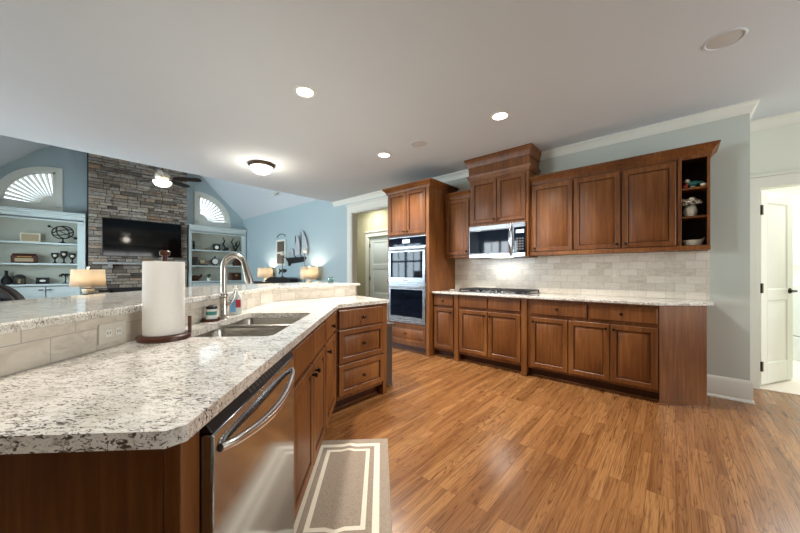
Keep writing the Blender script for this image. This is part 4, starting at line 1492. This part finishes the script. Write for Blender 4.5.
sail(t, [(.0, .15), (.20, .17), (.215, .40), (.16, .62), (.09, .68), (.02, .45), (-.02, .28)])
sail(t, [(.28, .16), (.52, .15), (.56, .35), (.50, .55), (.38, .72), (.29, .78), (.33, .5)])
sail(t, [(-.40, .16), (-.06, .15), (-.10, .3), (-.18, .36)], 'jib')
t = thing('shutter_frame', 'tall white two-pane frame hung on the blue wall left of the ship', 'wall decor', (-7.99, YW - .005, 1.36))
B().box(-.26, -.20, -.03, 0, 0, .70).box(.20, .26, -.03, 0, 0, .70).box(-.2, .2, -.03, 0, 0, .05).box(-.2, .2, -.03, 0, .32, .37).box(-.2, .2, -.03, 0, .65, .70).build('frame', 'white', t, bevel=.003)
for z in (.05, .37):
    B().box(-.2, .2, -.016, -.006, z, z + .28 - (.01 if z < .1 else 0)).build('picture', 'picture', t)
pts = [(.22 * math.cos(PI * i / 12), -.01, .70 + .07 + .08 * math.sin(PI * i / 12)) for i in range(13)]
B().tube(pts, .010, 8).build('arch_scroll', 'can', t)
t = thing('fish_plaque', 'small dark fish plaque under the white frame on the blue wall', 'wall decor', (-7.85, YW - .02, 1.22))
B().ball((0, 0, 0), .1, 14, sc=(1.6, .15, .55)).extr([(-.14, -.01, 0), (-.26, -.01, -.10), (-.22, -.01, .02), (-.24, -.01, .06)], (0, .02, 0)).build('body', 'iron', t)
for i, (x, lab) in enumerate(((-7.45, 'tall candle stand with white globe, left of the ship sails'), (-6.66, 'tall candle stand with white globe in front of the ship sails'))):
    t = thing('candle_stand', lab, 'candle stand', (x, 4.10, .9225 if i else .9225), 0, 'globe candle stands')
    if i == 0:
        t.location = (x, 4.13, 1.06)
    B().lathe([(.05, 0), (.05, .01), (.012, .03), (.010, .55 if i == 0 else .72), (.02, .56 if i == 0 else .73)], (0, 0, 0), 14).build('stem', 'can', t)
    B().ball((0, 0, .60 if i == 0 else .77), .055, 14).build('globe', 'petal', t)
    if i == 0:
        t.location = (x, 3.95, 1.0525)

# lamp, table behind the bar
t = thing('side_table', 'dark side table under the striped lamp behind the bar', 'table', (-5.2, .33, 0))
B().lathe([(.27, .69), (.28, .70), (.28, .72), (.27, .73)], (0, 0, 0), 28).build('top', 'darkwood', t)
B().lathe([(.18, 0), (.18, .02), (.035, .05), (.03, .69)], (0, 0, 0), 20).build('pedestal', 'darkwood', t)
lamp('table lamp with cream drum shade and striped base behind the bar, left', (-5.2, .33, .73), .155, .145, .20, .285, 'ceramic', 5, None, True)

# stool behind the bar at the left edge
ps = (-2.84, -.375)
t = thing('bar_stool', 'black bar stool with rounded back behind the bar at the left edge', 'stool', (ps[0], ps[1], 0), R(48))
B().box(-.22, .22, -.22, .2, .70, .78).build('seat', 'leather', t, bevel=.03, seg=3)
b = B()
pts = [(.23 * math.cos(PI * i / 16), .20, .855 + .27 * math.sin(PI * i / 16)) for i in range(17)] + [(-.23, .20, .80), (.23, .20, .80)]
b.extr(pts, (0, .05, 0))
b.build('backrest', 'leather', t, bevel=.012)
B().box(-.16, .095, .170, .201, .985, 1.035).build('lumbar_band', 'blue', t, bevel=.01)['label'] = 'bright blue band across the stool back'
pts = [(.215 * math.cos(PI * i / 16), .195, .855 + .255 * math.sin(PI * i / 16)) for i in range(17)]
B().tube(pts, .006, 8).build('piping', 'can', t)
for sx_ in (-1, 1):
    for sy_ in (-1, 1):
        B().tube([(.17 * sx_, .16 * sy_, .71), (.21 * sx_, .21 * sy_, 0)], [.022, .016], 10).build('leg', 'blackwood', t)
B().tube([(-.2, -.19, .25), (.2, -.19, .25), (.2, .19, .25), (-.2, .19, .25), (-.2, -.19, .25)], .011, 8).build('footrest', 'blackwood', t)

# ceiling fan
t = thing('ceiling_fan', 'dark bladed ceiling fan with lit bowl in front of the stone chimney', 'fan', (-7.5, 1.50, 2.90))
B().lathe([(.012, .22), (.012, RZ - .25 - 2.9)], (0, 0, 0), 12).lathe([(.03, RZ - .28 - 2.9), (.075, RZ - .12 - 2.9), (.075, RZ - 2.9 - .02)], (0, 0, 0), 18).build('downrod', 'fanmetal', t)
B().lathe([(.03, .24), (.07, .22), (.12, .18), (.125, .12), (.09, .08), (.06, .06)], (0, 0, 0), 26).build('motor', 'ceramic', t)
B().lathe([(.09, .06), (.155, .05), (.15, .02), (.115, -.03), (.05, -.055), (.01, -.06)], (0, 0, 0), 28).build('light_bowl', 'bowl_lit', t)
for i in range(5):
    a = R(55 + 72 * i)
    rot = Matrix.Rotation(a, 4, 'Z') @ Matrix.Rotation(R(-16), 4, 'X')
    b = B()
    out = [(.20, -.05), (.35, -.066), (.60, -.072), (.66, -.055), (.68, 0), (.66, .055), (.60, .072), (.35, .066), (.20, .05)]
    b.prism(out, -.005, .005)
    bmesh.ops.transform(b.bm, matrix=Matrix.Translation((0, 0, .12)) @ rot, verts=b.bm.verts)
    o = b.build('blade', 'blackwood', t)
    b = B().box(.10, .25, -.02, .02, -.009, -.004)
    bmesh.ops.transform(b.bm, matrix=Matrix.Translation((0, 0, .12)) @ rot, verts=b.bm.verts)
    b.build('blade_arm', 'bronze', o)
# glass on the bar end
t = thing('glass_vase', 'small green glass votive near the right end of the bar top', 'vase', (-3.02, 2.20, 1.056))
B().lathe([(.024, 0), (.03, .006), (.034, .03), (.028, .05), (.034, .075), (.031, .075), (.025, .05), (.03, .03), (.01, .015)], (0, 0, 0), 20).build('glass', 'clearglass', t)
B().lathe([(.022, .0155), (.022, .03), (.005, .032)], (0, 0, 0), 14).build('candle', 'teal', t)

# ------------------------------------------------------------------ laundry
t = thing('washing_machine', 'white front-loading washer seen through the laundry doorway', 'washer', (1.45, 6.95, 0), R(20))
B().box(-.34, .34, -.33, .33, .33, 1.02).build('cabinet', 'washer', t, bevel=.012)
B().box(-.34, .34, -.33, .33, .0, .325).build('pedestal', 'washer', t, bevel=.012)
B().box(-.30, .30, -.34, -.33, .06, .28).build('drawer_front', 'washer', t, bevel=.006)
o = B().lathe([(.25, .33), (.26, .345), (.25, .365), (.20, .37)], (0, 0, .64), 34, 'Y').build('door_ring', 'bluegrey', t)
B().lathe([(.20, .365), (.16, .39), (.06, .40)], (0, 0, .64), 30, 'Y').build('door_glass', 'oven_glass', o)
B().box(-.32, .32, -.336, -.33, .92, 1.0).build('control_panel', 'bluegrey', t, bevel=.004)
t = thing('laundry_basket', 'white laundry basket on top of the washer', 'basket', (1.38, 6.86, 1.0205), R(20))
B().lathe([(.17, 0), (.2, .24), (.21, .26), (.195, .26), (.16, .02), (.05, .015)], (0, 0, 0), 26, sx=1.2, sy=.9).build('tub', 'knobwhite', t)
B().tube([(-.16, -.19, .10), (-.1, -.21, .16), (0, -.21, .10)], .008, 8).build('handle', 'bluegrey', t)
